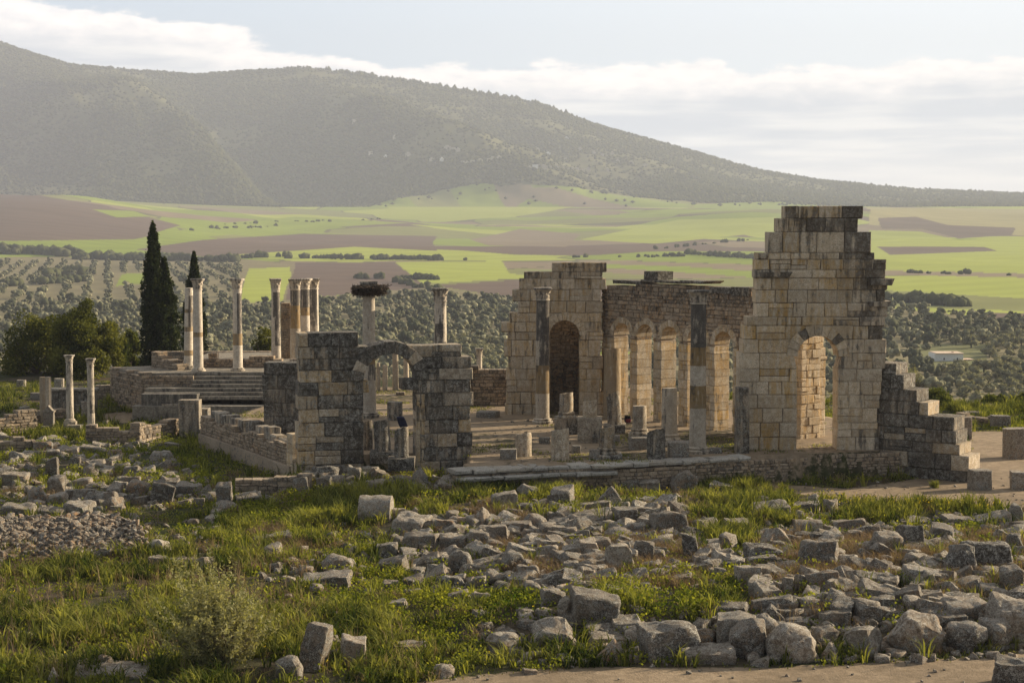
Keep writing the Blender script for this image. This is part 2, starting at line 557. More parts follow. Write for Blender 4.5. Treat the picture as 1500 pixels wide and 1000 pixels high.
def wall(mb, fr, t, courses, tonefn, r, blen=(.5, 1.1), gap=.016, ch=.018, jit=.006, rough=.018, openings=(), coretone=(.75, .1, .35)):
    for (z0, z1, s0, s1) in courses:
        segs = [(s0, s0, s1, s1)]
        for (sc, hw, zs, zb, Rm) in openings:
            if z1 <= zb + .01:
                continue

            def hwid(z):
                if z <= zs:
                    return hw
                q = Rm * Rm - (z - zs) ** 2
                return math.sqrt(q) if q > 0 else 0.0
            hb, ht = hwid(z0), hwid(z1)
            if hb <= 0 and ht <= 0:
                continue
            if z0 < zs < z1:
                ht = max(ht, 0)
            new = []
            for (a, b, c, d) in segs:
                if sc + max(hb, ht) <= min(a, b) or sc - max(hb, ht) >= max(c, d):
                    new.append((a, b, c, d))
                    continue
                if sc - max(hb, ht) > max(a, b) + .05:
                    new.append((a, b, sc - hb, sc - ht))
                if sc + max(hb, ht) < min(c, d) - .05:
                    new.append((sc + hb, sc + ht, c, d))
            segs = new
        for (a, b, c, d) in segs:
            lo, hi = max(a, b), min(c, d)
            cuts = []
            p = lo + r.uniform(*blen) * r.uniform(.5, 1)
            while p < hi - blen[0] * .55:
                cuts.append(p)
                p += r.uniform(*blen)
            xs = [(a, b)] + [(q + r.uniform(-1, 1) * jit, q + r.uniform(-1, 1) * jit) for q in cuts] + [(c, d)]
            for (l, rr) in zip(xs[:-1], xs[1:]):
                h = gap / 2
                hl, hr = (-.008 if l is xs[0] else h), (-.008 if rr is xs[-1] else h)
                eL, eR = (-.03 if l is xs[0] else h), (-.03 if rr is xs[-1] else h)
                q = [(l[0] + hl, z0 + h), (rr[0] - hr, z0 + h), (rr[1] - hr, z1 - h), (l[1] + hl, z1 - h)]
                if q[1][0] - q[0][0] < .03 and q[2][0] - q[3][0] < .03:
                    continue
                off = r.uniform(-rough, rough)
                if z1 - z0 > .34 and r.random() < .13:             # two thin stones in place of one
                    zm_ = z0 + (z1 - z0) * r.uniform(.38, .62)
                    tm0 = l[0] + (l[1] - l[0]) * (zm_ - z0) / (z1 - z0)
                    tm1 = rr[0] + (rr[1] - rr[0]) * (zm_ - z0) / (z1 - z0)
                    for qq in ([q[0], q[1], (tm1 - h, zm_ - h), (tm0 + h, zm_ - h)], [(tm0 + h, zm_ + h), (tm1 - h, zm_ + h), q[2], q[3]]):
                        block(mb, fr, qq, off + r.uniform(-.02, .02), t + r.uniform(-rough, rough), ch, jit, tonefn((l[0] + rr[0]) / 2, zm_, r), r, (eL, eR, .06 + rough), coretone)
                    continue
                block(mb, fr, q, off, t + r.uniform(-rough, rough), ch, jit, tonefn((l[0] + rr[0]) / 2, (z0 + z1) / 2, r), r,
                      (eL, eR, .045 + rough), coretone)


def voussoirs(mb, fr, t, sc, zs, r0, r1, n, tonefn, r, a0=0.0, a1=math.pi, proud=.03, ch=.015, gap=.012):
    for k in range(n):
        p = a0 + (a1 - a0) * k / n
        q = a0 + (a1 - a0) * (k + 1) / n
        g0, g1 = gap / 2 / r0, gap / 2 / r1
        ro = r1 + r.uniform(-.03, .03)
        pts = [(sc + r0 * math.cos(q - g0), zs + r0 * math.sin(q - g0)), (sc + r0 * math.cos(p + g0), zs + r0 * math.sin(p + g0)),
               (sc + ro * math.cos(p + g1), zs + ro * math.sin(p + g1)), (sc + ro * math.cos(q - g1), zs + ro * math.sin(q - g1))]
        # chamfer by scaling towards the centroid
        cx, cz = sum(a for a, b in pts) / 4, sum(b for a, b in pts) / 4
        ins = [(a + (cx - a) * .07, b + (cz - b) * .07) for a, b in pts]
        pr = proud + r.uniform(-.015, .015)
        vs = [fr.w(a, b, -pr) for a, b in ins] + [fr.w(a, b, -pr + ch) for a, b in pts] + [fr.w(a, b, t + pr - ch) for a, b in pts] + [fr.w(a, b, t + pr) for a, b in ins]
        mb.add(vs, HEXF, tonefn(cx, cz, r))


def rubble(mb, fr, t, s0, s1, zb, topfn, r, ch=(.13, .22), bl=(.18, .45), tonefn=None, step=None, jit=.022, openings=()):
    """small coursed stones up to a broken top line"""
    tonefn = tonefn or (lambda s_, z_, r_: (r_.uniform(.05, .55), r_.uniform(0, .5), r_.random()))
    z = zb
    while True:
        h = r.uniform(*ch)
        done = True
        # split along s where the top is reached
        n = max(1, int((s1 - s0) / .5))
        run = None
        for k in range(n + 1):
            a = s0 + (s1 - s0) * k / n
            ok = k < n and topfn(a + (s1 - s0) / n / 2) >= z + h * .6
            if ok and run is None:
                run = a
            if not ok and run is not None:
                wall(mb, fr, t, [(z, z + h, run, a)], tonefn, r, bl, .022, .022, jit, .03, openings)
                run = None
                done = False
        z += h
        if done or z > 30:
            break


# ------------------------------------------------------------------ ground and far land
def grid_mesh(name, X, Y, Z, attrs, smooth=True):
    r_, c_ = X.shape
    V = np.stack([X, Y, Z], -1).reshape(-1, 3)
    i = np.arange(r_ * c_).reshape(r_, c_)
    f = np.stack([i[:-1, :-1], i[:-1, 1:], i[1:, 1:], i[1:, :-1]], -1).reshape(-1, 4)
    return np_mesh(name, V, [f], attrs, smooth)


ys = np.concatenate([np.linspace(16, 38, 20)[:-1], np.arange(38, 130, .22), np.linspace(130, 180, 60)[1:]])
us = np.concatenate([np.linspace(-.75, -.34, 40)[:-1], np.linspace(-.34, .34, 300), np.linspace(.34, .75, 40)[1:]])
Yg, Ug = np.meshgrid(ys, us, indexing='ij')
Xg = Yg * Ug
Zg = gh(Xg, Yg)
PX, PY = proj(Xg, Yg, Zg)
PATHS = [[(-900, 1180), (560, 1010), (640, 996), (760, 983), (900, 976), (1100, 979), (1240, 973), (1380, 966), (1500, 957), (2400, 930), (2400, 1500), (-900, 1500)],
         [(1090, 706), (1240, 716), (1420, 690), (1420, 632), (1900, 628), (1900, 752), (1500, 742), (1300, 736), (1160, 722)],
         [(140, 606), (215, 602), (225, 616), (160, 620)]]
dirt = np.zeros(Xg.shape)
for p in PATHS:
    dirt = np.maximum(dirt, inpoly(PX, PY, p).astype(float))
inc = inpoly(Xg, Yg, COURT)
dirt = np.where(inc, .30 + .75 * fbm(Xg / 3, Yg / 4, 77, 2), dirt)
dirt = np.where((dirt == 0), .10 + .18 * fbm(Xg / 4, Yg / 4, 78, 3), dirt)
for _ in range(2):                                              # soften the trodden edges
    dirt[1:-1, 1:-1] = (dirt[1:-1, 1:-1] * 2 + dirt[:-2, 1:-1] + dirt[2:, 1:-1] + dirt[1:-1, :-2] + dirt[1:-1, 2:]) / 6
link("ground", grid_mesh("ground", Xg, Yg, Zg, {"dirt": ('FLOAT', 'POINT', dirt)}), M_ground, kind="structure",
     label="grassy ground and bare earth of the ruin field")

# valley fields: rows closer together near, farther apart far
GREEN, LIME, OLIVEG, BROWN, TAN, STRAW = (.22, .27, .045), (.33, .365, .07), (.21, .215, .075), (.14, .10, .075), (.23, .18, .115), (.33, .29, .13)
vr = np.concatenate([np.linspace(180, 420, 70)[:-1], 1 / np.linspace(1 / 420, 1 / 1500, 130)[:-1], np.linspace(1500, 3900, 380)])
vu = np.concatenate([np.linspace(-.55, -.34, 60)[:-1], np.linspace(-.34, .34, 900), np.linspace(.34, .55, 60)[1:]])
Yv, Uv = np.meshgrid(vr, vu, indexing='ij')
Xv = Yv * Uv
Zv = gh(Xv, Yv)
qx, qy = proj(Xv, Yv, Zv)
# strips of ploughland, young corn and fallow
wx = Xv + 90 * (fbm(Xv / 700, Yv / 700, 61, 3) - .5) + .25 * Yv
wy = np.log(Yv) * 22 + 3.2 * (fbm(Xv / 900, Yv / 1400, 62, 3) - .5) + Xv / 900
wy = wy * 1.45 + .5 * (fbm(Xv / 500, Yv / 1400, 63, 2) - .5)
wx = wx + 60 * (fbm(Xv / 500, Yv / 900, 64, 2) - .5)
def parcels(X_, Y_, size, sd):
    """land parcels: nearest of jittered seeds, each with its own lie of the furrows and one or two crops"""
    Xw = X_ + 40 * (fbm(X_ / 420, Y_ / 420, sd, 2) - .5)
    Yw = Y_ * .8
    ci, cj = np.floor(Xw / size), np.floor(Yw / size)
    b1 = np.full(X_.shape, 1e18)
    b2 = b1.copy()
    idv = np.zeros(X_.shape)
    hh = lambda a, b, k: np.abs(np.sin(a * 127.1 + b * 311.7 + k * 57.3 + sd) * 43758.5453) % 1.0
    for a in (-1, 0, 1):
        for b in (-1, 0, 1):
            ii, jj = ci + a, cj + b
            d_ = np.abs(Xw - (ii + hh(ii, jj, 1)) * size) + 1.15 * np.abs(Yw - (jj + hh(ii, jj, 2)) * size) + .35 * np.abs(Xw + Yw - (ii + jj + hh(ii, jj, 1) + hh(ii, jj, 2)) * size)
            nw = d_ < b1
            b2 = np.where(nw, b1, np.minimum(b2, d_))
            idv = np.where(nw, hh(ii, jj, 3), idv)
            b1 = np.where(nw, d_, b1)
    th = idv * 97 % 1 * 1.6 - .2
    st = np.floor((Xw * np.cos(th) + Yw * np.sin(th)) / (size * (.22 + .3 * (idv * 31 % 1))))
    h2 = np.abs(np.sin(st * 12.99 + idv * 781.3) * 43758.5453) % 1.0
    c1 = (idv * 8).astype(int) % 8
    c2 = np.where(idv * 53 % 1 < .62, c1, (h2 * 8).astype(int) % 8)
    return c2, (b2 - b1), idv


pal = np.array([BROWN, TAN, GREEN, OLIVEG, LIME, LIME, OLIVEG, GREEN])
pc_, pe_, hsh = parcels(Xv, Yv, 245., 3.0)
crop = pal[pc_]
crop = np.where((pe_ < 7)[..., None], np.array((.13, .12, .06)), crop)
SOIL = (.21, .18, .10)
LAND = [(SOIL, [(-600, 376), (330, 378), (430, 386), (430, 440), (640, 420), (760, 436), (900, 440), (1300, 452), (1500, 470), (2200, 480), (2200, 900), (-600, 900)]),
        (BROWN, [(-600, 280), (60, 285), (160, 300), (270, 330), (190, 355), (-600, 362)]),
        (GREEN, [(140, 306), (200, 308), (225, 316), (175, 318)]),
        (GREEN, [(-600, 362), (200, 352), (330, 326), (440, 316), (600, 325), (440, 334), (270, 352), (200, 365), (-600, 372)]),
        (BROWN, [(200, 367), (300, 353), (450, 342), (640, 345), (640, 373), (520, 362), (300, 377)]),
        (LIME, [(418, 374), (520, 362), (640, 368), (722, 378), (700, 382), (430, 381)]),
        (BROWN, [(432, 384), (590, 384), (640, 420), (425, 440)]),
        (LIME, [(578, 384), (735, 382), (757, 408), (625, 416)]),
        (LIME, [(362, 393), (422, 391), (428, 404), (420, 442), (358, 444)]),
        (BROWN, [(640, 418), (760, 410), (900, 420), (900, 440), (760, 436)]),
        (LIME, [(565, 300), (660, 278), (800, 282), (860, 300), (740, 318), (600, 320)]),
        (TAN, [(690, 350), (760, 334), (850, 342), (830, 362), (720, 360)]),
        (LIME, [(850, 350), (990, 322), (1130, 318), (1130, 338), (960, 356)]),
        (STRAW, [(1270, 303), (1560, 308), (1560, 352), (1270, 330)]),
        (BROWN, [(1283, 320), (1340, 318), (1390, 330), (1490, 334), (1480, 346), (1400, 350), (1350, 336), (1290, 336)]),
        (LIME, [(1270, 338), (1345, 340), (1400, 352), (1560, 350), (1560, 400), (1270, 392)]),
        (BROWN, [(1280, 360), (1440, 362), (1460, 368), (1300, 372)]),
        (TAN, [(1280, 396), (1560, 402), (1560, 408), (1280, 402)]),
        (LIME, [(1280, 405), (1560, 410), (1560, 440), (1280, 424)]),
        (OLIVEG, [(1280, 425), (1560, 441), (1560, 458), (1280, 450)]),
        (BROWN, [(1430, 458), (1560, 460), (1560, 474), (1470, 472)]),
        (GREEN, [(175, 402), (240, 398), (250, 412), (170, 420)]),
        ((.16, .16, .07), [(1350, 505), (1450, 505), (1450, 545), (1350, 545)]),
        (GREEN, [(870, 512), (930, 516), (925, 521), (880, 520)])]
jx_, jy_ = 22 * (fbm(Xv / 400, Yv / 900, 65, 2) - .5), 5 * (fbm(Xv / 350, Yv / 900, 66, 2) - .5)
for c_, p in LAND:
    mk = inpoly(qx + jx_, qy + jy_, p)
    crop = np.where(mk[..., None], np.array(c_), crop)
rowl = np.abs(np.sin((Xv * .35 + Yv * np.cos(hsh * 6)) / (7 + 5 * hsh)))          # drilled rows and tracks
crop = crop * (1 - .13 * rowl * (qy < 470))[..., None]
link("valley_land", grid_mesh("valley_land", Xv, Yv, Zv, {"crop": ('FLOAT_COLOR', 'POINT', np.concatenate([crop, np.ones(crop.shape[:2] + (1,))], -1))}),
     M_far, kind="structure", label="green and brown fields of the valley floor")

mr = np.linspace(3900, 5780, 190)
mu = vu
Ym, Um = np.meshgrid(mr, mu, indexing='ij')
Xm = Ym * Um
Zm = gh(Xm, Ym)
WOODF, SCRUB = np.array((.045, .050, .024)), np.array((.118, .114, .054))
k = np.clip((fbm(Xm / 210, Ym / 210, 91, 4) - .36) * 3.2, 0, 1)[..., None]
mc = WOODF * (1 - k) + SCRUB * k
tm_ = (Ym - D_M) / (D_R - D_M)
foot_ = (750 + F * Um > 520 + 300 * tm_) & (tm_ < .08 + .16 * (fbm(Um * 16, Um * 0 + 4, 93, 3) - .35) + .035 * np.exp(-((750 + F * Um - 650) / 170) ** 2))
mc = np.where(foot_[..., None], pal[parcels(Xm, Ym, 245., 3.0)[0]], mc)
link("mountain", grid_mesh("mountain", Xm, Ym, Zm, {"crop": ('FLOAT_COLOR', 'POINT', np.concatenate([mc, np.ones(mc.shape[:2] + (1,))], -1))}),
     M_far, kind="structure", label="hazy wooded mountain ridge behind the valley")


# ------------------------------------------------------------------ the ashlar buildings
def cset(fr, rows):
    """courses given as (y top, y bottom, x left, x right) in the picture, read on the wall's plane"""
    out = []
    for (yt, yb, xl, xr) in rows:
        ym = (yt + yb) / 2
        s0, _ = fr.px(xl, ym)
        s1, _ = fr.px(xr, ym)
        xm = (xl + xr) / 2
        _, z1 = fr.px(xm, yt)
        _, z0 = fr.px(xm, yb)
        out.append((z0, z1, s0 + rng.uniform(-.10, .10), s1 + rng.uniform(-.12, .10)))
    return out


def level(cs):
    """make neighbouring courses share their joint heights"""
    cs = sorted(cs, key=lambda c: -c[1])
    res = [list(c) for c in cs]
    for a, b in zip(res[:-1], res[1:]):
        m_ = (a[0] + b[1]) / 2
        if abs(a[0] - b[1]) < .12:
            a[0] = b[1] = m_
    return [tuple(c) for c in res]


# --- the tall wall with the round-arched doorway
r = random.Random(3)
fr = Frame((0, 78.0), 0)
rows = [(301.5, 319.5, 1152, 1267), (319.5, 339.5, 1139, 1260), (339.5, 370, 1126, 1277), (370, 380, 1113, 1281), (380, 395, 1111, 1299), (395, 407, 1110, 1300),
        (407, 424.5, 1109.5, 1298), (424.5, 443.5, 1110, 1298), (443.5, 464, 1108, 1297), (464, 477, 1094, 1297), (477, 497, 1087, 1296), (497, 517, 1086, 1300),
        (517, 540, 1086, 1300), (540, 559, 1085, 1290), (559, 578, 1085, 1290), (578, 598, 1085, 1290), (598, 619, 1085, 1288), (619, 640, 1085, 1288), (640, 665, 1085, 1288), (665, 690, 1085, 1288)]
cs = level(cset(fr, rows))
ac, az_ = fr.px(1198, 522)
ar = (1228 - 1168) / 2 / F * 78.5
root = empty("arched_tower_wall", (ac, 78, -0.05), "tallest broken wall of stepped pale and blackened ashlar, pierced by one round-arched doorway", "ruined wall")


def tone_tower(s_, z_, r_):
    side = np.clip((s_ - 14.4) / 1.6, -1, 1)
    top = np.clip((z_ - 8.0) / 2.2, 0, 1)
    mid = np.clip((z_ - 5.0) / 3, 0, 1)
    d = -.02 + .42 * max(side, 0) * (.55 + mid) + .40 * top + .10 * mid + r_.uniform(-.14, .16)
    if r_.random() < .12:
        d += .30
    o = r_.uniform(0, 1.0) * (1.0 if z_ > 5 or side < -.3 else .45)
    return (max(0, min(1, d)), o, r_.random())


mb = MB()
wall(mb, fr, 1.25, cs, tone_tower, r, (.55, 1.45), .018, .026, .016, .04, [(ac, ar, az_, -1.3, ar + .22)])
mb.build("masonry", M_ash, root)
mb = MB()
voussoirs(mb, fr, 1.25, ac, az_, ar, ar + .50, 11, lambda a, b, q: (q.choice((.0, .15, .75, .25, .6)) if b > az_ + .7 else q.uniform(.0, .3), q.uniform(.1, .6), q.random()), r, proud=.05)
mb.build("arch", M_ash, root)
# thin weathered ledges that stick out at the sides
for (x0, x1, y0, y1, dd) in [(1274, 1309, 408, 418, .25), (1272, 1305, 441, 449, .15), (1109, 1160, 398, 406, .18), (1112, 1126, 371, 380, .1)]:
    mb = MB()
    s0, z1 = fr.px(x0, y0)
    s1, z0 = fr.px(x1, y1)
    q = [(s0, z0 + .02), (s1 - .12, z0), (s1, z1), (s0, z1 - .02)]
    block(mb, fr, q, -dd, 1.2, .03, .02, (.6, .1, r.random()), r)
    mb.build("ledge", M_ash, root)
# inner pier seen through the doorway, ochre stone colour partly painting in warm bounced light, turned like the arcade behind it
xi = at_y(1173.5, 560, 82.0)[0]
fr2 = Frame((xi, 81.9), R(33))
mb = MB()
L1 = (1206 - 1173.5) / F * 82 / math.cos(R(33)) * .97
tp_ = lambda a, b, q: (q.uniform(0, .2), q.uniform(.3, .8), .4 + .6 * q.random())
z = -.2
c2 = []
while z < at_y(1190, 497, 82)[1]:
    h_ = r.uniform(.26, .44)
    c2.append((z, z + h_, 0, L1))
    z += h_
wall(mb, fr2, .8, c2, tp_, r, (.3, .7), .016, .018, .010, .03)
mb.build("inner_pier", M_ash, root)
mb = MB()
f3 = Frame(fr2.w(L1 + .02, 0, .30)[:2], R(33))
L2 = (1221 - 1206) / F * 82.5 / math.cos(R(33))
z, c2 = -.2, []
while z < at_y(1213, 541, 82.5)[1]:
    h_ = r.uniform(.4, .8)
    c2.append((z, z + h_, 0, L2))
    z += h_
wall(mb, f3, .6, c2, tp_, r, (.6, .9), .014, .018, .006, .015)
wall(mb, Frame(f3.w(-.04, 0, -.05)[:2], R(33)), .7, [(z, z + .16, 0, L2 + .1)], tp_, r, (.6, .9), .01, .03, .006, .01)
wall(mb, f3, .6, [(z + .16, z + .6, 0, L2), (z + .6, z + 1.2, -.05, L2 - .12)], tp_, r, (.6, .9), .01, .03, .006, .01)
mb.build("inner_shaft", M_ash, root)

# --- stepped buttress to the right of it
r = random.Random(5)
A = at_y(1280, 600, 78.4)[0], 78.4
B = at_y(1421, 660, 75.8)[0], 75.8
fr = Frame.between(A, B)
rows = [(532, 548, 1281, 1313), (548, 569, 1281, 1322), (569, 587, 1281, 1342), (587, 607, 1281, 1356), (607, 627, 1281, 1398), (627, 646, 1281, 1403),
        (646, 662, 1281, 1404), (662, 685, 1281, 1419), (685, 712, 1281, 1420)]
cs = level(cset(fr, rows))
root = empty("stepped_buttress", (B[0], B[1], -1.2), "dark stair-like broken wall end stepping down beside the tallest wall", "ruined wall")
mb = MB()
wall(mb, fr, 1.5, cs, lambda a, b, q: ((.15 if q.random() < .08 else q.uniform(.72, 1.0)), q.uniform(.1, .6), q.random()), r, (.6, 1.3), .02, .035, .016, .05)
mb.build("masonry", M_gate, root)

# --- the low rubble terrace wall with its pale coping
root = empty("terrace_wall", (at_z(1000, 700, -1.2)[0], 76, -1.2), "long low rubble wall with a pale flat coping in front of the column courtyard", "wall")
edge_pts = [at_z(668, 690, 0), at_z(780, 684, 0), at_z(900, 680, 0), at_z(1000, 675, 0), at_z(1100, 669.5, 0), at_z(1200, 664.5, 0), at_z(1352, 659.5, 0)]
mb, mc_ = MB(), MB()
r = random.Random(9)
for a, b in zip(edge_pts[:-1], edge_pts[1:]):
    f_ = Frame.between(a, b)
    L = math.hypot(b[0] - a[0], b[1] - a[1])
    rubble(mb, f_, .55, 0, L, -1.75, lambda s_: -.12, r, (.12, .2), (.16, .42), lambda s_, z_, q: (q.uniform(.0, .5), q.uniform(0, .45), q.random()))
    if a[0] < 10.0:
        wall(mc_, Frame(f_.w(0, 0, -.12)[:2], math.atan2(f_.dy, f_.dx)), 1.15, [(-.17, .03, 0, L)], lambda s_, z_, q: (q.uniform(-.1, .35), q.uniform(0, .2), q.uniform(.4, 1)), r, (.5, 1.5), .035, .045, .03, .13)
    if a[0] < 3:                                               # a second, lower course of slabs further along
        wall(mc_, Frame(f_.w(0, 0, -.55)[:2], math.atan2(f_.dy, f_.dx)), .6, [(-.42, -.24, 0, L)], lambda s_, z_, q: (q.uniform(.1, .5), 0, q.uniform(.2, .8)), r, (.5, 1.5), .03, .045, .03, .14)
mb.build("rubble_face", M_rub, root)
mc_.build("coping", M_cop, root)

# --- the far arched end wall with its niche
r = random.Random(12)
fr = Frame((0, 92.6), 0)
rows = [(384.5, 398, 808, 888), (398, 408, 766, 884), (408, 424, 760, 887), (424, 441, 750, 880), (441, 458, 757, 880), (458, 472, 747, 880), (472, 486, 737, 880), (486, 498, 743, 881),
        (498, 522, 737, 881), (522, 540, 745, 882), (540, 556, 744, 882), (556, 574, 744, 882), (574, 592, 744, 883), (592, 616, 742, 885)]
cs = level(cset(fr, rows))
ac, az_ = fr.px(827, 491)
ar = 22 / F * 93
root = empty("arched_end_wall", (ac, 92.6, 0), "squat broad ashlar wall with a deep shadowed round-arched niche behind a slender column", "ruined wall")
mb = MB()


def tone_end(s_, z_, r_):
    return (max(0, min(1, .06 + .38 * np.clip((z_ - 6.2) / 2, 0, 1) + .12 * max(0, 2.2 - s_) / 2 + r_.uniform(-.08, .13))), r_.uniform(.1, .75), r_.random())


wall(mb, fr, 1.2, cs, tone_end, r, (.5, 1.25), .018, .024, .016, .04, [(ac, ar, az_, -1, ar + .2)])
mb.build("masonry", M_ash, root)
mb = MB()
voussoirs(mb, fr, 1.2, ac, az_, ar, ar + .42, 13, lambda a, b, q: (q.uniform(0, .2), q.uniform(.1, .5), .6 + .4 * q.random()), r, proud=.03)
mb.build("arch", M_ash, root)
mb = MB()
nseg = 9
for k in range(nseg):                                          # the rounded back of the niche
    a0, a1 = math.pi * k / nseg, math.pi * (k + 1) / nseg
    p0 = (ac - 1.45 * math.cos(a0), 93.9 + 1.3 * math.sin(a0))
    p1 = (ac - 1.45 * math.cos(a1), 93.9 + 1.3 * math.sin(a1))
    f_ = Frame.between(p0, p1)
    L = math.hypot(p1[0] - p0[0], p1[1] - p0[1])
    rubble(mb, f_, .45, -.06, L + .06, -.1, lambda s_: 5.9, r, (.16, .26), (.2, .5), lambda s_, z_, q: (q.uniform(.1, .5), q.uniform(.2, .9), q.random()))
mb.build("niche", M_rub, root)

# --- the oblique arcade between the two
r = random.Random(14)
A = at_y(884, 600, 93.0)[0], 93.0
B = at_y(1112, 640, 82.6)[0], 82.6
fr = Frame.between(A, B)
L = math.hypot(B[0] - A[0], B[1] - A[1])
tops = [(880, 425), (892, 416), (904, 414), (1000, 412), (1038, 417), (1041, 421), (1098, 420), (1101, 430), (1125, 430)]
TS = [fr.px(a, b) for a, b in tops]
tsx, tsz = np.array([a for a, b in TS]), np.array([b for a, b in TS])
topf = lambda s_: float(np.interp(s_, tsx, tsz)) - .12
cents = []
for px_, py_ in [(911, 492), (945, 494), (981, 498), (1020, 501), (1060, 506)]:
    cents.append(fr.px(px_, py_))
HW = .70
ops = [(s_, HW, z_, -1.0, HW + .12) for s_, z_ in cents]
root = empty("arcade_wall", (*fr.w(L / 2, 0, 0)[:2], 0), "long slanting rubble arcade of five small arches joining the two tall walls", "ruined arcade")
mb = MB()
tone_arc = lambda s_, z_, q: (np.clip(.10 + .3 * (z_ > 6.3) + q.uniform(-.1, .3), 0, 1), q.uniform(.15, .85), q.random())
zs_min = min(z for s_, z in cents)
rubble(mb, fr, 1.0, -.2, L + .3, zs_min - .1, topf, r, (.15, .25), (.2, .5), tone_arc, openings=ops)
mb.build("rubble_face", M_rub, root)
bounds = [-.2] + [b for s_, z_ in cents for b in (s_ - HW, s_ + HW)] + [L + .3]
for k in range(0, len(bounds), 2):                             # squared piers below the springing
    pc = []
    z = -.3
    while z < zs_min - .12:
        h = min(r.uniform(.34, .5), zs_min - .1 - z)
        if zs_min - .1 - z - h < .15:
            h = zs_min - .1 - z
        pc.append((z, z + h, bounds[k], bounds[k + 1]))
        z += h
    mb = MB()
    wall(mb, fr, 1.0, pc, lambda s_, z_, q: (q.uniform(0, .2), q.uniform(.35, .95), q.random()), r, (.4, .8), .018, .018, .010, .025)  # ochre stone, deepened to paint in the warm glow on the jambs
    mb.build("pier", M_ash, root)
for s_, z_ in cents:
    mb = MB()
    voussoirs(mb, fr, 1.0, s_, z_, HW, HW + .33, 11, lambda a, b, q: (q.uniform(.1, .3), q.uniform(.2, .7), q.random()), r, proud=.025)
    mb.build("arch", M_ash, root)
mb = MB()                                                      # dark capping slabs, one block left on top
for (xa, xb, y0, y1, dd) in [(898, 940, 410, 417, .0), (940, 1001, 409.5, 416, .05), (1001, 1038, 410, 416, .22), (1041, 1072, 420, 431, .0), (1072, 1099, 420, 434, .03), (944, 964, 397, 410, .0)]:
    s0, z1 = fr.px(xa, y0)
    s1, z0 = fr.px(xb, y1)
    block(mb, fr, [(s0 + .01, z0), (s1 - .01 - (dd > .2) * .25, z0), (s1 - .01, z1), (s0 + .01, z1)], -.05 - dd, 1.05, .03, .015, (r.uniform(.7, 1), 0, r.random()), r)
mb.build("capping", M_gate, root)


# --- lathe helper for shafts, drums and bases
def lathe(mb, cx, cy, prof, seg, tonefn, r, jit=.0, square=None, lean=(0, 0), cap=True, tilt_top=0):
    b = len(mb.v)
    n = len(prof)
    z_base = prof[0][1]
    for i, (rad, z) in enumerate(prof):
        for k in range(seg):
            a = 2 * math.pi * (k + .5) / seg
            rr = rad + r.uniform(-jit, jit)
            zz = z
            if i == n - 1 and tilt_top:
                zz += tilt_top * math.cos(a + .7) + r.uniform(-.3, .3) * abs(tilt_top)
            mb.v.append((cx + rr * math.cos(a) + lean[0] * (z - z_base), cy + rr * math.sin(a) + lean[1] * (z - z_base), zz))
    for i in range(n - 1):
        for k in range(seg):
            k2 = (k + 1) % seg
            mb.f.append([b + i * seg + k, b + i * seg + k2, b + (i + 1) * seg + k2, b + (i + 1) * seg + k])
            mb.t.append(tonefn((prof[i][1] + prof[i + 1][1]) / 2, 2 * math.pi * (k + 1) / seg))
    if cap:
        mb.f.append([b + (n - 1) * seg + k for k in range(seg)])
        mb.t.append(tonefn(prof[-1][1], 0))
        mb.f.append([b + k for k in range(seg)][::-1])
        mb.t.append(tonefn(prof[0][1], 0))


def cuboid(mb, cx, cy, z0, z1, wx, wy, tone, r, ang=0, ch=.02, jit=.01):
    f_ = Frame((cx, cy), ang)
    block(mb, Frame(f_.w(0, 0, -wy / 2)[:2], ang), [(-wx / 2, z0), (wx / 2, z0), (wx / 2, z1), (-wx / 2, z1)], 0, wy, ch, jit, tone, r)


def capital(mb, cx, cy, z0, h, rad, r, tone, ang=0, worn=0):
    """leafy bell under a square slab"""
    seg = 32
    prof = []
    zs = np.linspace(0, 1, 15)
    b = len(mb.v)
    for t in zs:
        bell = rad * (1.0 + .08 * t + .42 * max(0, t - .45) ** 1.6 * 1.9)
        for k in range(seg):
            a = 2 * math.pi * k / seg
            l1 = max(0, math.cos(8 * a)) * (max(0, 1 - abs(t - .30) / .16)) * .16 * rad
            l2 = max(0, math.cos(8 * a + math.pi)) * (max(0, 1 - abs(t - .58) / .16)) * .20 * rad
            vol = (max(0, math.cos(4 * (a - ang - math.pi / 4))) ** 3) * max(0, t - .6) * 1.0 * rad
            rr = bell + (l1 + l2 + vol) * (1 - worn) + r.uniform(-.012, .012)
            mb.v.append((cx + rr * math.cos(a), cy + rr * math.sin(a), z0 + h * .84 * t))
    for i in range(len(zs) - 1):
        for k in range(seg):
            k2 = (k + 1) % seg
            mb.f.append([b + i * seg + k, b + i * seg + k2, b + (i + 1) * seg + k2, b + (i + 1) * seg + k])
            mb.t.append(tone)
    cuboid(mb, cx, cy, z0 + h * .82, z0 + h, rad * 2.75, rad * 2.75, (min(1, tone[0] + .25), 0, tone[2]), r, ang, .03, .025)


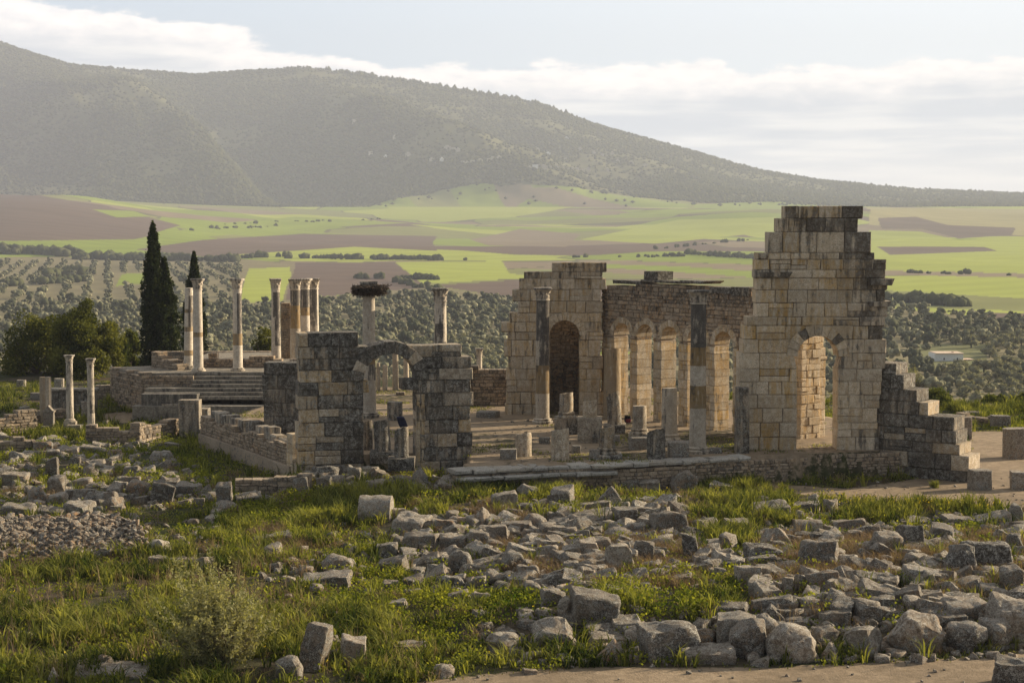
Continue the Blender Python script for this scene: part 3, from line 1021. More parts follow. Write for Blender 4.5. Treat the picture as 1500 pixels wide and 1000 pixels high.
def column(px, pyt, pyb, Y, wpx, label, bands=(), dark=(), cap=True, base=True, caph=20, zb=None, group=None, name="column", lean=(0, 0), top_tilt=0, ped=0, tone0=(.08, .15), seed=0):
    r = random.Random(int(px * 7 + seed))
    x, z1 = at_y(px, pyt, Y)
    _, z0 = at_y(px, pyb, Y)
    if zb is not None:
        z0 = zb
    sc = Y / F
    rad = wpx / 2 * sc
    root = empty(name, (x, Y, z0), label, "column", group)
    zz = z0
    if ped:
        mb = MB()
        cuboid(mb, x, Y, z0 - .15, z0 + ped, rad * 3.1, rad * 3.1, (r.uniform(.3, .6), 0, r.random()), r, .05, .04, .03)
        mb.build("pedestal", M_gate, root)
        zz = z0 + ped
    if base:
        mb = MB()
        pr = [(1.42, -.1), (1.42, .16), (1.5, .22), (1.5, .34), (1.42, .40), (1.16, .44), (1.12, .52), (1.28, .58), (1.28, .68), (1.1, .74), (1.0, .80)]
        t0 = (r.uniform(.1, .35), .15, r.random())
        lathe(mb, x, Y, [(a * rad, zz + b * rad) for a, b in pr], 28, lambda z, a: t0, r, .006)
        mb.build("base", M_col, root, sharp=40)
        zs0 = zz + .78 * rad
    else:
        zs0 = zz - .1
    ch = caph * sc if cap else 0
    zs1 = z1 - ch
    mb = MB()
    prof = []
    marks = sorted(set([0.0, 1.0] + [b for bd in bands for b in bd[:2]] + [b for bd in dark for b in bd[:2]] + list(np.linspace(0, 1, 15))))
    for t in marks:
        prof.append((rad * (1.0 - .12 * t), zs0 + (zs1 - zs0) * t))
    if cap:
        prof[-1] = (rad * .88, zs1)
        prof.append((rad * 1.0, zs1 + .01))
        prof.append((rad * 1.0, zs1 + .07))
    rnd = r.random()

    def tn(z, a):
        t = (z - zs0) / (zs1 - zs0)
        d, o = tone0[0], tone0[1]
        for (a0, a1, oo) in bands:
            if a0 <= t < a1:
                o, d = oo, (.25 if oo > .2 else tone0[0])
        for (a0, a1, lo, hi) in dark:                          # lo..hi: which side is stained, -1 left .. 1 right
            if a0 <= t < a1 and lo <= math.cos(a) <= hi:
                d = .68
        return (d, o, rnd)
    lathe(mb, x, Y, prof, 28, tn, r, .006, lean=lean, tilt_top=top_tilt)
    mb.build("shaft", M_col, root, sharp=40)
    if cap:
        mb = MB()
        capital(mb, x + lean[0] * (zs1 - zs0), Y + lean[1] * (zs1 - zs0), zs1 + .05, ch - .05, rad * .9, r, (r.uniform(.15, .35), .2, rnd), r.uniform(-.2, .2))
        mb.build("capital", M_col, root)
    return root


# engaged half column at the far end of the arcade
column(897, 511, 612, 91.4, 27, "thick ochre banded half column where the slanting arcade meets the far end wall", cap=False, base=False, zb=-.05, tone0=(.1, .75), top_tilt=.06)
GC = "columns of the ruined basilica"
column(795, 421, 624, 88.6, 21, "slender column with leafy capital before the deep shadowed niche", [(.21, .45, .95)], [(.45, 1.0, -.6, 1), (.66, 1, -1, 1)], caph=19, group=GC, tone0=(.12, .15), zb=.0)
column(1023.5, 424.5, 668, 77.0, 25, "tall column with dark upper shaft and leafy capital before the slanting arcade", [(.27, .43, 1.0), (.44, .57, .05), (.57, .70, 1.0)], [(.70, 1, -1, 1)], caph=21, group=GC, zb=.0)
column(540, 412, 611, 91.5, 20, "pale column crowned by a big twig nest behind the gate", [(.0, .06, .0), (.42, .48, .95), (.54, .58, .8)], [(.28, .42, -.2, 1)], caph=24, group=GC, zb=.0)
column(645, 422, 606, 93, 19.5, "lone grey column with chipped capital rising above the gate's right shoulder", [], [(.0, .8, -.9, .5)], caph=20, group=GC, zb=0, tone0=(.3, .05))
# the big stork nest
r = random.Random(21)
x, z = at_y(540, 431, 91.5)
mb = MB()
for k in range(1700):
    a = r.uniform(0, 2 * math.pi)
    hh = r.random()
    stray = r.random() < .2
    R0 = (.74 + .22 * hh) * (.86 + .30 * noise.noise(Vector((math.cos(a) * 1.6, math.sin(a) * 1.6, 3.3))) + .06 * math.sin(a * 7)) * (1.12 if r.random() < .12 else 1)
    rr = R0 * math.sqrt(r.uniform(.25, 1))
    rr *= 1.16
    cx, cy, cz = x + rr * math.cos(a), 91.5 + rr * math.sin(a), z + .02 + hh * .40 + r.uniform(-.05, .05)
    ta = a + math.pi / 2 + r.gauss(0, .75)
    ln = r.uniform(.18, .45)
    dx, dy, dz = math.cos(ta) * ln, math.sin(ta) * ln, r.gauss(0, .13)
    if stray:                                                  # twigs hanging or sticking out of the rim
        dx, dy, dz = math.cos(a) * ln * .9, math.sin(a) * ln * .9, r.uniform(-.35, .25)
        cz = z + r.uniform(.0, .42)
        cx, cy = x + R0 * 1.12 * math.cos(a), 91.5 + R0 * 1.12 * math.sin(a)
    w = r.uniform(.011, .024)
    p, q = Vector((cx - dx / 2, cy - dy / 2, cz - dz / 2)), Vector((cx + dx / 2, cy + dy / 2, cz + dz / 2))
    d_ = (q - p).normalized()
    u_ = d_.cross(Vector((0, 0, 1))).normalized() * w
    v_ = d_.cross(u_).normalized() * w
    vs = [tuple(p + u_), tuple(p - u_ * .5 + v_ * .9), tuple(p - u_ * .5 - v_ * .9), tuple(q + u_), tuple(q - u_ * .5 + v_ * .9), tuple(q - u_ * .5 - v_ * .9)]
    mb.add(vs, [(0, 1, 4, 3), (1, 2, 5, 4), (2, 0, 3, 5)], (0, 0, 0))
mb.build("stork_nest", M_twig, None, (x, 91.5, z), label="huge dark nest of twigs sitting on the pale column's capital", cat="nest")

# --- the front gate
r = random.Random(31)
xg0, _ = at_y(438, 600, 74.6)
fr = Frame((xg0, 74.6), R(13))
rows = [(487, 507, 438, 522), (507, 524, 439, 677), (524, 541, 438, 688), (541, 558, 438, 690), (558, 577, 438, 690), (577, 597, 438, 691), (597, 617, 438, 691), (617, 637, 438, 692),
        (637, 657, 438, 692), (657, 677, 438, 693), (677, 700, 438, 694), (700, 728, 438, 694)]
rows = [list(q) for q in rows]
cs = level(cset(fr, rows))
ac, az_ = fr.px(571.5, 557)
e0, _ = fr.px(532, 557)
ar = ac - e0
root = empty("arched_gate", (*fr.w(ac, 0, 0)[:2], -.3), "blackened block gateway with a thin round arch between two thick piers", "ruined gate")


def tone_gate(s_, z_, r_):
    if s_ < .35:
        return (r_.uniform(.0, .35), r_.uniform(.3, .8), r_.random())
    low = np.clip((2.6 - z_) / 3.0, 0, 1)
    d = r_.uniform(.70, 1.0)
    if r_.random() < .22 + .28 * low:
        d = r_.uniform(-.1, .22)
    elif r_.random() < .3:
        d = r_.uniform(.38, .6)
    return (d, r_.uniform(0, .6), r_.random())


mb = MB()
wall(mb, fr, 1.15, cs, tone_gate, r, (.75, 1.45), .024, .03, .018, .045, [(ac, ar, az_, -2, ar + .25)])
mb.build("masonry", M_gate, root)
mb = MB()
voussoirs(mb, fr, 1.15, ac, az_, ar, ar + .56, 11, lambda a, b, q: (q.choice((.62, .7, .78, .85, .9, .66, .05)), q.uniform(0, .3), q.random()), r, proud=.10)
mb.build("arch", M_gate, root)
mb = MB()
s0, z1 = fr.px(529, 558)
s1, z0 = fr.px(541, 575)
block(mb, fr, [(s0, z0), (s1, z0), (s1, z1), (s0, z1)], .1, 1.0, .05, .02, (.1, .8, .5), r)
s0, z1 = fr.px(590, 556)
s1, z0 = fr.px(613, 571)
block(mb, fr, [(s0, z0), (s1, z0), (s1, z1), (s0, z1)], -.02, 1.1, .03, .02, (.85, .1, .5), r)
mb.build("impost", M_gate, root)
for (x0, x1, dd) in [(610.5, 615.5, .045), (617, 622, .03)]:                                  # ochre mouldings of the jamb
    mb = MB()
    cc = []
    for y in (577, 597, 617, 637, 657, 677):
        a, zt = fr.px(x0, y)
        b, zb_ = fr.px(x1, y + 20)
        cc.append((zb_, zt, a, b))
    wall(mb, fr, .3, level(cc), lambda a, b, q: (q.uniform(.2, .5), q.uniform(.3, .8), .3 * q.random()), r, (2, 3), .012, .02, .006, .004)
    for i in range(len(mb.v)):
        a, b, c = mb.v[i]
        mb.v[i] = (a + fr.dy * dd, b - fr.dx * dd, c)
    mb.build("jamb_moulding", M_ash, root)

# --- dark pier further back on the left
r = random.Random(33)
fr = Frame((at_y(384, 560, 82)[0], 82.0), -R(4))
cs = level(cset(fr, [(531, 549, 384, 437), (549, 570, 384, 437), (570, 590, 384, 437), (590, 610, 384, 437), (610, 632, 384, 437), (632, 655, 384, 437)]))
mb = MB()
wall(mb, fr, 1.1, cs, lambda a, b, q: (q.uniform(.65, .95), 0, q.random()), r, (.8, 1.3), .018, .02, .012, .03)
mb.build("square_pier", M_gate, None, (at_y(410, 560, 82.5)[0], 82.5, 0), label="plain square black-stained pier close behind the gate's outer shoulder", cat="ruined pier")

# --- the long left wall going back from the gate
r = random.Random(35)
A = (at_z(287, 660, -1.2)[0], at_z(287, 655, -1.2)[1])
B = (-9.85, 75.9)
fr = Frame.between(A, B)
L = math.hypot(B[0] - A[0], B[1] - A[1])
root = empty("side_wall", (*fr.w(L / 2, 0, 0)[:2], -1.2), "long sloping rubble side wall with a plastered foot running back from the gate", "ruined wall")
mb = MB()
rubble(mb, fr, .8, 0, L, -.45, lambda s_: .36 + .12 * math.sin(s_ * 1.7) + .06 * math.sin(s_ * 5), r, (.12, .2), (.16, .4), lambda s_, z_, q: (q.uniform(.0, .45), q.uniform(.1, .55), q.random()))
mb.build("rubble_face", M_rub, root)
mb = MB()
f2 = Frame(fr.w(0, 0, -.14)[:2], math.atan2(fr.dy, fr.dx))
wall(mb, f2, 1.0, [(-1.9, -.46, 0, L)], lambda s_, z_, q: (q.uniform(.1, .35), .1, q.uniform(.2, .6)), r, (1.2, 2.6), .006, .02, .012, .03)
mb.build("plaster_foot", M_rub, root)
mb = MB()
s_ = 1.0
while s_ < L - 1.5:
    w_ = r.uniform(.5, 1.0)
    hgt = r.uniform(.40, .62) * (1 if s_ < L * .72 else .35)
    zt = .36
    block(mb, fr, [(s_, zt - .12), (s_ + w_, zt - .12), (s_ + w_, zt + hgt), (s_, zt + hgt)], .25, .85, .05, .03, (r.uniform(.3, .8), .05, r.random()), r)
    s_ += w_ + r.choice((.02, .03, .05, .35))
mb.build("standing_slabs", M_gate, root)
mb = MB()                                                      # pilaster strip of pale squared blocks at the gate end
wall(mb, Frame(fr.w(L - .55, 0, -.06)[:2], math.atan2(fr.dy, fr.dx)), .9, [(-1.7 + .45 * k, -1.25 + .45 * k, 0, .75) for k in range(6)],
     lambda a, b, q: (q.uniform(0, .2), q.uniform(.5, 1), q.random()), r, (.8, 1), .012, .02, .008, .02)
mb.build("quoin_strip", M_ash, root)

# --- the temple podium with its flight of steps and tall columns
r = random.Random(41)
root = empty("temple_podium", (at_y(295, 580, 101)[0], 101, 0), "raised stone temple podium with a broad flight of steps under tall pale columns", "ruined temple")
pt = at_y(300, 545, 101)[1]                                    # floor height of the podium
xs0, xs1 = at_y(283, 560, 100)[0], at_y(440, 560, 100)[0]
xl = at_y(207, 560, 100)[0]
tr = lambda s_, z_, q: (q.uniform(.05, .5), q.uniform(.1, .6), q.random())
mb = MB()
f_ = Frame((xl, 100.0), 0)
rubble(mb, f_, .7, 0, xs0 - xl, -.9, lambda s_: pt - .06, r, (.13, .22), (.18, .5), tr)
xb = at_y(158, 560, 103.6)[0]
f_ = Frame.between((xb, 104.2), (xl, 100.0))
rubble(mb, f_, .7, 0, math.hypot(xl - xb, 4.2), -1.1, lambda s_: pt - .06 + .05 * math.sin(s_ * 3), r, (.12, .2), (.16, .42), tr)
f_ = Frame((xb, 117), 0)
rubble(mb, f_, .6, 0, 14, -1.5, lambda s_: pt - .05, r, (.2, .3), (.3, .6), tr)
mb.build("podium_wall", M_rub, root)
mb = MB()
V0 = [(xb + .3, 104), (xl + .3, 100.4), (xs0, 100.4), (xs0, 100.9), (xs1 + 1, 100.9), (xs1 + 1, 117), (xl + 1, 117), (xl + 1, 106.5), (xb + .3, 105)]
mb.add([(a, b, pt - .02) for a, b in V0] + [(a, b, -1.2) for a, b in V0], [tuple(range(9))] + [(i, 9 + i, 9 + (i + 1) % 9, (i + 1) % 9) for i in range(9)], (.3, .1, .4))
mb.build("podium_floor", M_step, root)
mb = MB()
ns = 7
zlow = at_y(330, 586, 98)[1]
for k in range(ns):
    z0_, z1_ = zlow + (pt + .04 - zlow) * k / ns, zlow + (pt + .04 - zlow) * (k + 1) / ns
    yk = 98.2 + 2.9 * k / ns
    f_ = Frame((xs0 + (.0 if k > 2 else -2.6), yk), 0)
    L_ = xs1 - xs0 + (0 if k > 2 else 2.6)
    wall(mb, f_, 101.6 - yk, [(z0_, z1_, 0, L_)], lambda a, b, q: (q.uniform(.15, .4), .05, q.random()), r, (.9, 2.2), .01, .02, .006, .015)
mb.build("steps", M_step, root)
mb = MB()
f_ = Frame((at_y(207, 590, 97.6)[0], 97.6), 0)
wall(mb, f_, .9, [(-1.1, -.75, 0, 3.4), (-.75, -.42, 0, 3.4), (-.42, -.1, 0, 3.3), (-.1, at_y(230, 577, 97.6)[1], 0, 3.2)], lambda a, b, q: (q.uniform(.4, .8), 0, q.random()), r, (.8, 1.8), .016, .03, .012, .04)
wall(mb, Frame((xs0 - 3.0, 97.3), 0), .9, [(-.9, at_y(330, 597, 97.3)[1] + .1, 0, xs1 - xs0 + 3)], lambda a, b, q: (q.uniform(.0, .3), 0, q.random()), r, (1, 2), .012, .02, .01, .02)
mb.build("foot_courses", M_step, root)
mb = MB()
f_ = Frame((at_y(222, 530, 104.6)[0], 104.6), 0)
rubble(mb, f_, .8, 0, 11.5, pt - .1, lambda s_: at_y(300, 524 if s_ > 2.2 else 527, 104.6)[1] + .16 * math.sin(s_ * 2.1) + .1 * math.sin(s_ * 5.3), r, (.12, .2), (.16, .45), tr)
f_ = Frame.between((at_y(222, 530, 104.5)[0], 104.5), (at_y(266, 535, 102.0)[0], 102.0))
rubble(mb, f_, .8, 0, 2.9, pt - .1, lambda s_: pt + .95 - .2 * s_ + .1 * math.sin(s_ * 4), r, (.12, .2), (.16, .45), tr)
mb.build("cella_remnant", M_rub, root)

GT = "tall columns of the temple podium"
column(289, 408, 544, 101.4, 14.5, "whitest temple column with clean capital nearest the podium's outer corner", [(.40, .46, .9)], [], caph=17, zb=pt, group=GT, tone0=(0, .0))
column(274.5, 421.5, 543, 103.2, 13.2, "slightly leaning temple column without capital, broken flat at the top", [(.13, .20, .9), (.44, .50, .8), (.68, .73, .9)], [(.5, .9, .0, 1)], cap=False, zb=pt, group=GT, lean=(.02, 0), tone0=(.1, .0))
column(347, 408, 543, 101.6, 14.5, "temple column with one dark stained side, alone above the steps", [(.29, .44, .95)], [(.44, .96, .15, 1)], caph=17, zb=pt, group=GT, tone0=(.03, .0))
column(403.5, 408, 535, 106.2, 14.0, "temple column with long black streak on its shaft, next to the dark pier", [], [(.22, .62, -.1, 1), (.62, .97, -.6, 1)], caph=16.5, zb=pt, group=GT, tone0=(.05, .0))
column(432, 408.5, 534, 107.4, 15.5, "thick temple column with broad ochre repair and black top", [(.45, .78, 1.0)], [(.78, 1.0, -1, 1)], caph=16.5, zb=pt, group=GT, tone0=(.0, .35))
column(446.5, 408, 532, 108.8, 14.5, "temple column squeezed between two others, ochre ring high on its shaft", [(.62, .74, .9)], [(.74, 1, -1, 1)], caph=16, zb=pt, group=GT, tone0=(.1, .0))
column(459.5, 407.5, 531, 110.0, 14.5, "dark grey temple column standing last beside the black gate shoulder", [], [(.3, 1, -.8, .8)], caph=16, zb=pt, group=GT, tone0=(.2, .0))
mb = MB()
f_ = Frame((at_y(412, 530, 111.5)[0], 111.5), 0)
rubble(mb, f_, .7, 0, .62, pt - .2, lambda s_: at_y(420, 440, 111.5)[1] - max(0, .35 - s_) * 4.5, r, (.12, .18), (.14, .3), lambda a, b, q: (q.uniform(0, .2), q.uniform(.4, .9), q.random()))
mb.build("brick_stub", M_rub, None, (at_y(418, 530, 111.8)[0], 111.8, pt), label="narrow tapering ochre rubble stub between two temple columns", cat="ruined pier")


# ------------------------------------------------------------------ broken column stumps in the courtyard
def stump(x0, y0, x1, y1, label, ped=None, square=False, lean=(0, 0), tilt=.07, tone=None, moulding=False, seed=0, z=0.0, name="column_stump", mat=None):
    """ped: (x0, x1, y bottom) of a base block that carries it"""
    r = random.Random(int(x0 * 3 + y0 + seed))
    yb = ped[2] if ped else y1
    cx, cyy = at_z((x0 + x1) / 2, yb, z)
    sc = cyy / F
    w = (x1 - x0) * sc
    Y = cyy + (ped[1] - ped[0]) * sc / 2 * .8 if ped else cyy + w / 2
    x = (( x0 + x1) / 2 - 750) / F * (Y + .5)
    root = empty(name, (x, Y, z), label, "column stump", "broken column stumps in the courtyard")
    hp = (yb - y1) * sc if ped else 0
    htop = HC - at_z(1, 1, 0)[1] * 0 - 0
    zt = at_y((x0 + x1) / 2, y0, Y)[1]
    t = tone or (r.uniform(.05, .42), r.uniform(0, .4), r.random())
    mb = MB()
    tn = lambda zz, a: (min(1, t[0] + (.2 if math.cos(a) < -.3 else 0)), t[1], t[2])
    if square:
        cuboid(mb, x, Y, z + hp - .1, zt, w, w * .9, t, r, r.uniform(-.1, .1), .05, .03)
    else:
        n = 7
        lathe(mb, x, Y, [(w / 2 * (1 - .05 * k / n), z + hp - .08 + (zt - z - hp + .08) * k / n) for k in range(n + 1)], 24, tn, r, .014, lean=lean, tilt_top=tilt)
    mb.build("drum", mat or M_gate, root, sharp=38)
    if ped:
        mb = MB()
        wp = (ped[1] - ped[0]) * sc
        if moulding:
            rad = w / 2
            lathe(mb, x, Y, [(a * rad, z + hp - .34 + b * rad) for a, b in [(1.35, 0), (1.4, .2), (1.3, .36), (1.12, .45), (1.18, .6), (1.22, .75), (1.05, .9)]], 24, tn, r, .01)
            hp -= .3
        cuboid(mb, x, Y, z - .15, z + max(hp, .15), wp, wp * .9, (min(1, t[0] + .1), .05, r.random()), r, r.uniform(-.08, .08), .05, .035)
        mb.build("base_block", mat or M_gate, root, sharp=30)
    return root


stump(754, 635, 779, 669, "short wide stump with flat slanted top by the sunlit court floor")
stump(806.5, 629, 834, 675, "tallest front-row stump with obliquely broken top")
stump(877, 626, 901, 656, "stump on a moulded base in the front row, dark block at its foot", (866, 909, 673), moulding=True)
stump(947, 630, 975, 673, "dark rounded-top stump standing right at the pale coping", tilt=.14, tone=(.75, 0, .4))
stump(819, 576, 840, 603, "square-based stump just beyond the slender capital column", (815, 850, 636), moulding=True)
stump(853, 587, 875, 612, "low stump on a heavy pedestal between two taller ones", (844, 880, 648))
stump(926, 594, 947, 627, "smooth grey stump on a round moulding before the arcade's first arches", (921, 954, 641), moulding=True, tilt=.01)
stump(968.5, 568, 992.5, 636, "high two-toned shaft, brown on top and pale below", (964, 999, 652), moulding=True, tilt=.02, tone=(.12, .35, .7), mat=M_col)
stump(1077, 567, 1096, 664, "narrow dark square shaft leaning on the arched tower wall's edge", square=True, tone=(.6, .1, .4))
stump(890, 577, 911, 622, "split leaning half shaft with speckled dark side", (884, 917, 634), lean=(-.06, 0), tilt=.2, tone=(.5, .1, .5))
stump(533, 617, 546, 659, "thin dark stump inside the gate opening, by its pier", tone=(.6, .1, .3))
stump(549, 616, 573, 662, "dark leaning stump with curved side seen through the gate", (541, 578, 674), lean=(-.05, 0), tone=(.7, 0, .3))
stump(577.5, 628, 599, 671, "rounded dark stump on a flat plinth filling the gate opening", (570, 609, 684), tilt=.12, tone=(.65, .1, .3))
stump(568, 588, 589, 616, "squat blue-grey block stump behind the others in the gate", square=True, tone=(.55, 0, .5))


# ------------------------------------------------------------------ stones
def rock_mesh(w, d, h, kind, r, tone, res=.11):
    bm = bmesh.new()
    pts = []
    hx, hy, hz = w / 2, d / 2, h / 2
    if kind in 'BSU':
        for sx in (-1, 1):
            for sy in (-1, 1):
                for sz in (-1, 1):
                    j = .15 if kind == 'S' else .28
                    p = Vector((sx * hx * r.uniform(1 - j, 1), sy * hy * r.uniform(1 - j, 1), sz * hz * r.uniform(1 - j * 1.3, 1)))
                    if r.random() < (.6 if sz > 0 else .1):   # a corner knocked off
                        f = r.uniform(.2, .5)
                        pts += [p - Vector((sx * hx * f * r.uniform(.5, 1.3), 0, 0)), p - Vector((0, sy * hy * f * r.uniform(.5, 1.3), 0)), p - Vector((0, 0, sz * hz * f * r.uniform(.5, 1.3)))]
                    else:
                        pts.append(p)
    elif kind == 'W':
        k = r.uniform(-.5, .5)
        for sx in (-1, 1):
            for sy in (-1, 1):
                pts.append(Vector((sx * hx * r.uniform(.85, 1), sy * hy * r.uniform(.8, 1), -hz)))
                pts.append(Vector((sx * hx * r.uniform(.55, .9), sy * hy * r.uniform(.5, .9), -hz * r.uniform(-.3, .3))))
        pts += [Vector((hx * k + hx * r.uniform(-.12, .12), hy * r.uniform(-.4, .4), hz * r.uniform(.85, 1))) for _ in range(3)]
    else:
        for _ in range(26 if max(w, h) < .7 else 34):
            q = Vector((r.gauss(0, 1), r.gauss(0, 1), r.gauss(0, 1))).normalized()
            e = .62
            q = Vector([math.copysign(abs(c) ** e, c) for c in q])
            q *= r.uniform(.86, 1.0)
            pts.append(Vector((q.x * hx, q.y * hy, q.z * hz)))
    for p in pts:
        bm.verts.new(p)
    bmesh.ops.convex_hull(bm, input=bm.verts[:])
    bmesh.ops.delete(bm, geom=[v for v in bm.verts if not v.link_faces], context='VERTS')
    mn = min(w, d, h)
    bmesh.ops.dissolve_limit(bm, angle_limit=R(6), verts=bm.verts[:], edges=bm.edges[:])
    bmesh.ops.bevel(bm, geom=bm.edges[:], offset=mn * (.035 if kind != 'R' else .06), segments=1, affect='EDGES', clamp_overlap=True)
    bmesh.ops.triangulate(bm, faces=bm.faces[:])
    for _ in range(4):
        le = [e for e in bm.edges if e.calc_length() > res * 1.6]
        if not le or len(bm.faces) > 2600:
            break
        bmesh.ops.subdivide_edges(bm, edges=le, cuts=1)
        bmesh.ops.triangulate(bm, faces=[f for f in bm.faces if len(f.verts) > 3])
    bm.normal_update()
    so = Vector((r.uniform(0, 90), r.uniform(0, 90), r.uniform(0, 90)))
    amp = mn * (.075 if kind == 'R' else .07) + .012
    for v in bm.verts:
        n_ = noise.noise(v.co * (1.6 / max(.35, mn)) + so) * 1.3 + noise.noise(v.co * (4.5 / max(.35, mn)) + so) * .7 + noise.noise(v.co * 16 + so) * .25
        v.co += v.normal * n_ * amp
    me = bpy.data.meshes.new("stone")
    bm.to_mesh(me)
    bm.free()
    a = me.attributes.new("tone", 'FLOAT_COLOR', 'FACE')
    a.data.foreach_set("color", np.tile(np.array((*tone, 1), np.float32), len(me.polygons)))
    me.polygons.foreach_set("use_smooth", np.ones(len(me.polygons), bool))
    me.set_sharp_from_angle(angle=R(34))
    me.materials.append(M_rock)
    return me


def drum_mesh(w, d, h, r, tone):
    mb = MB()
    lathe(mb, 0, 0, [(h / 2 * (1 + .03 * math.sin(k * 2)), -w / 2 + w * k / 6) for k in range(7)], 26, lambda z, a: tone, r, .012)
    me = bpy.data.meshes.new("drum")
    # lay the drum on its side, axis along x
    me.from_pydata([(z, y, x) for x, y, z in mb.v], [], mb.f)
    a = me.attributes.new("tone", 'FLOAT_COLOR', 'FACE')
    a.data.foreach_set("color", np.array([(*t, 1) for t in mb.t], np.float32).ravel())
    me.polygons.foreach_set("use_smooth", np.ones(len(me.polygons), bool))
    me.set_sharp_from_angle(angle=R(40))
    me.materials.append(M_rock)
    return me


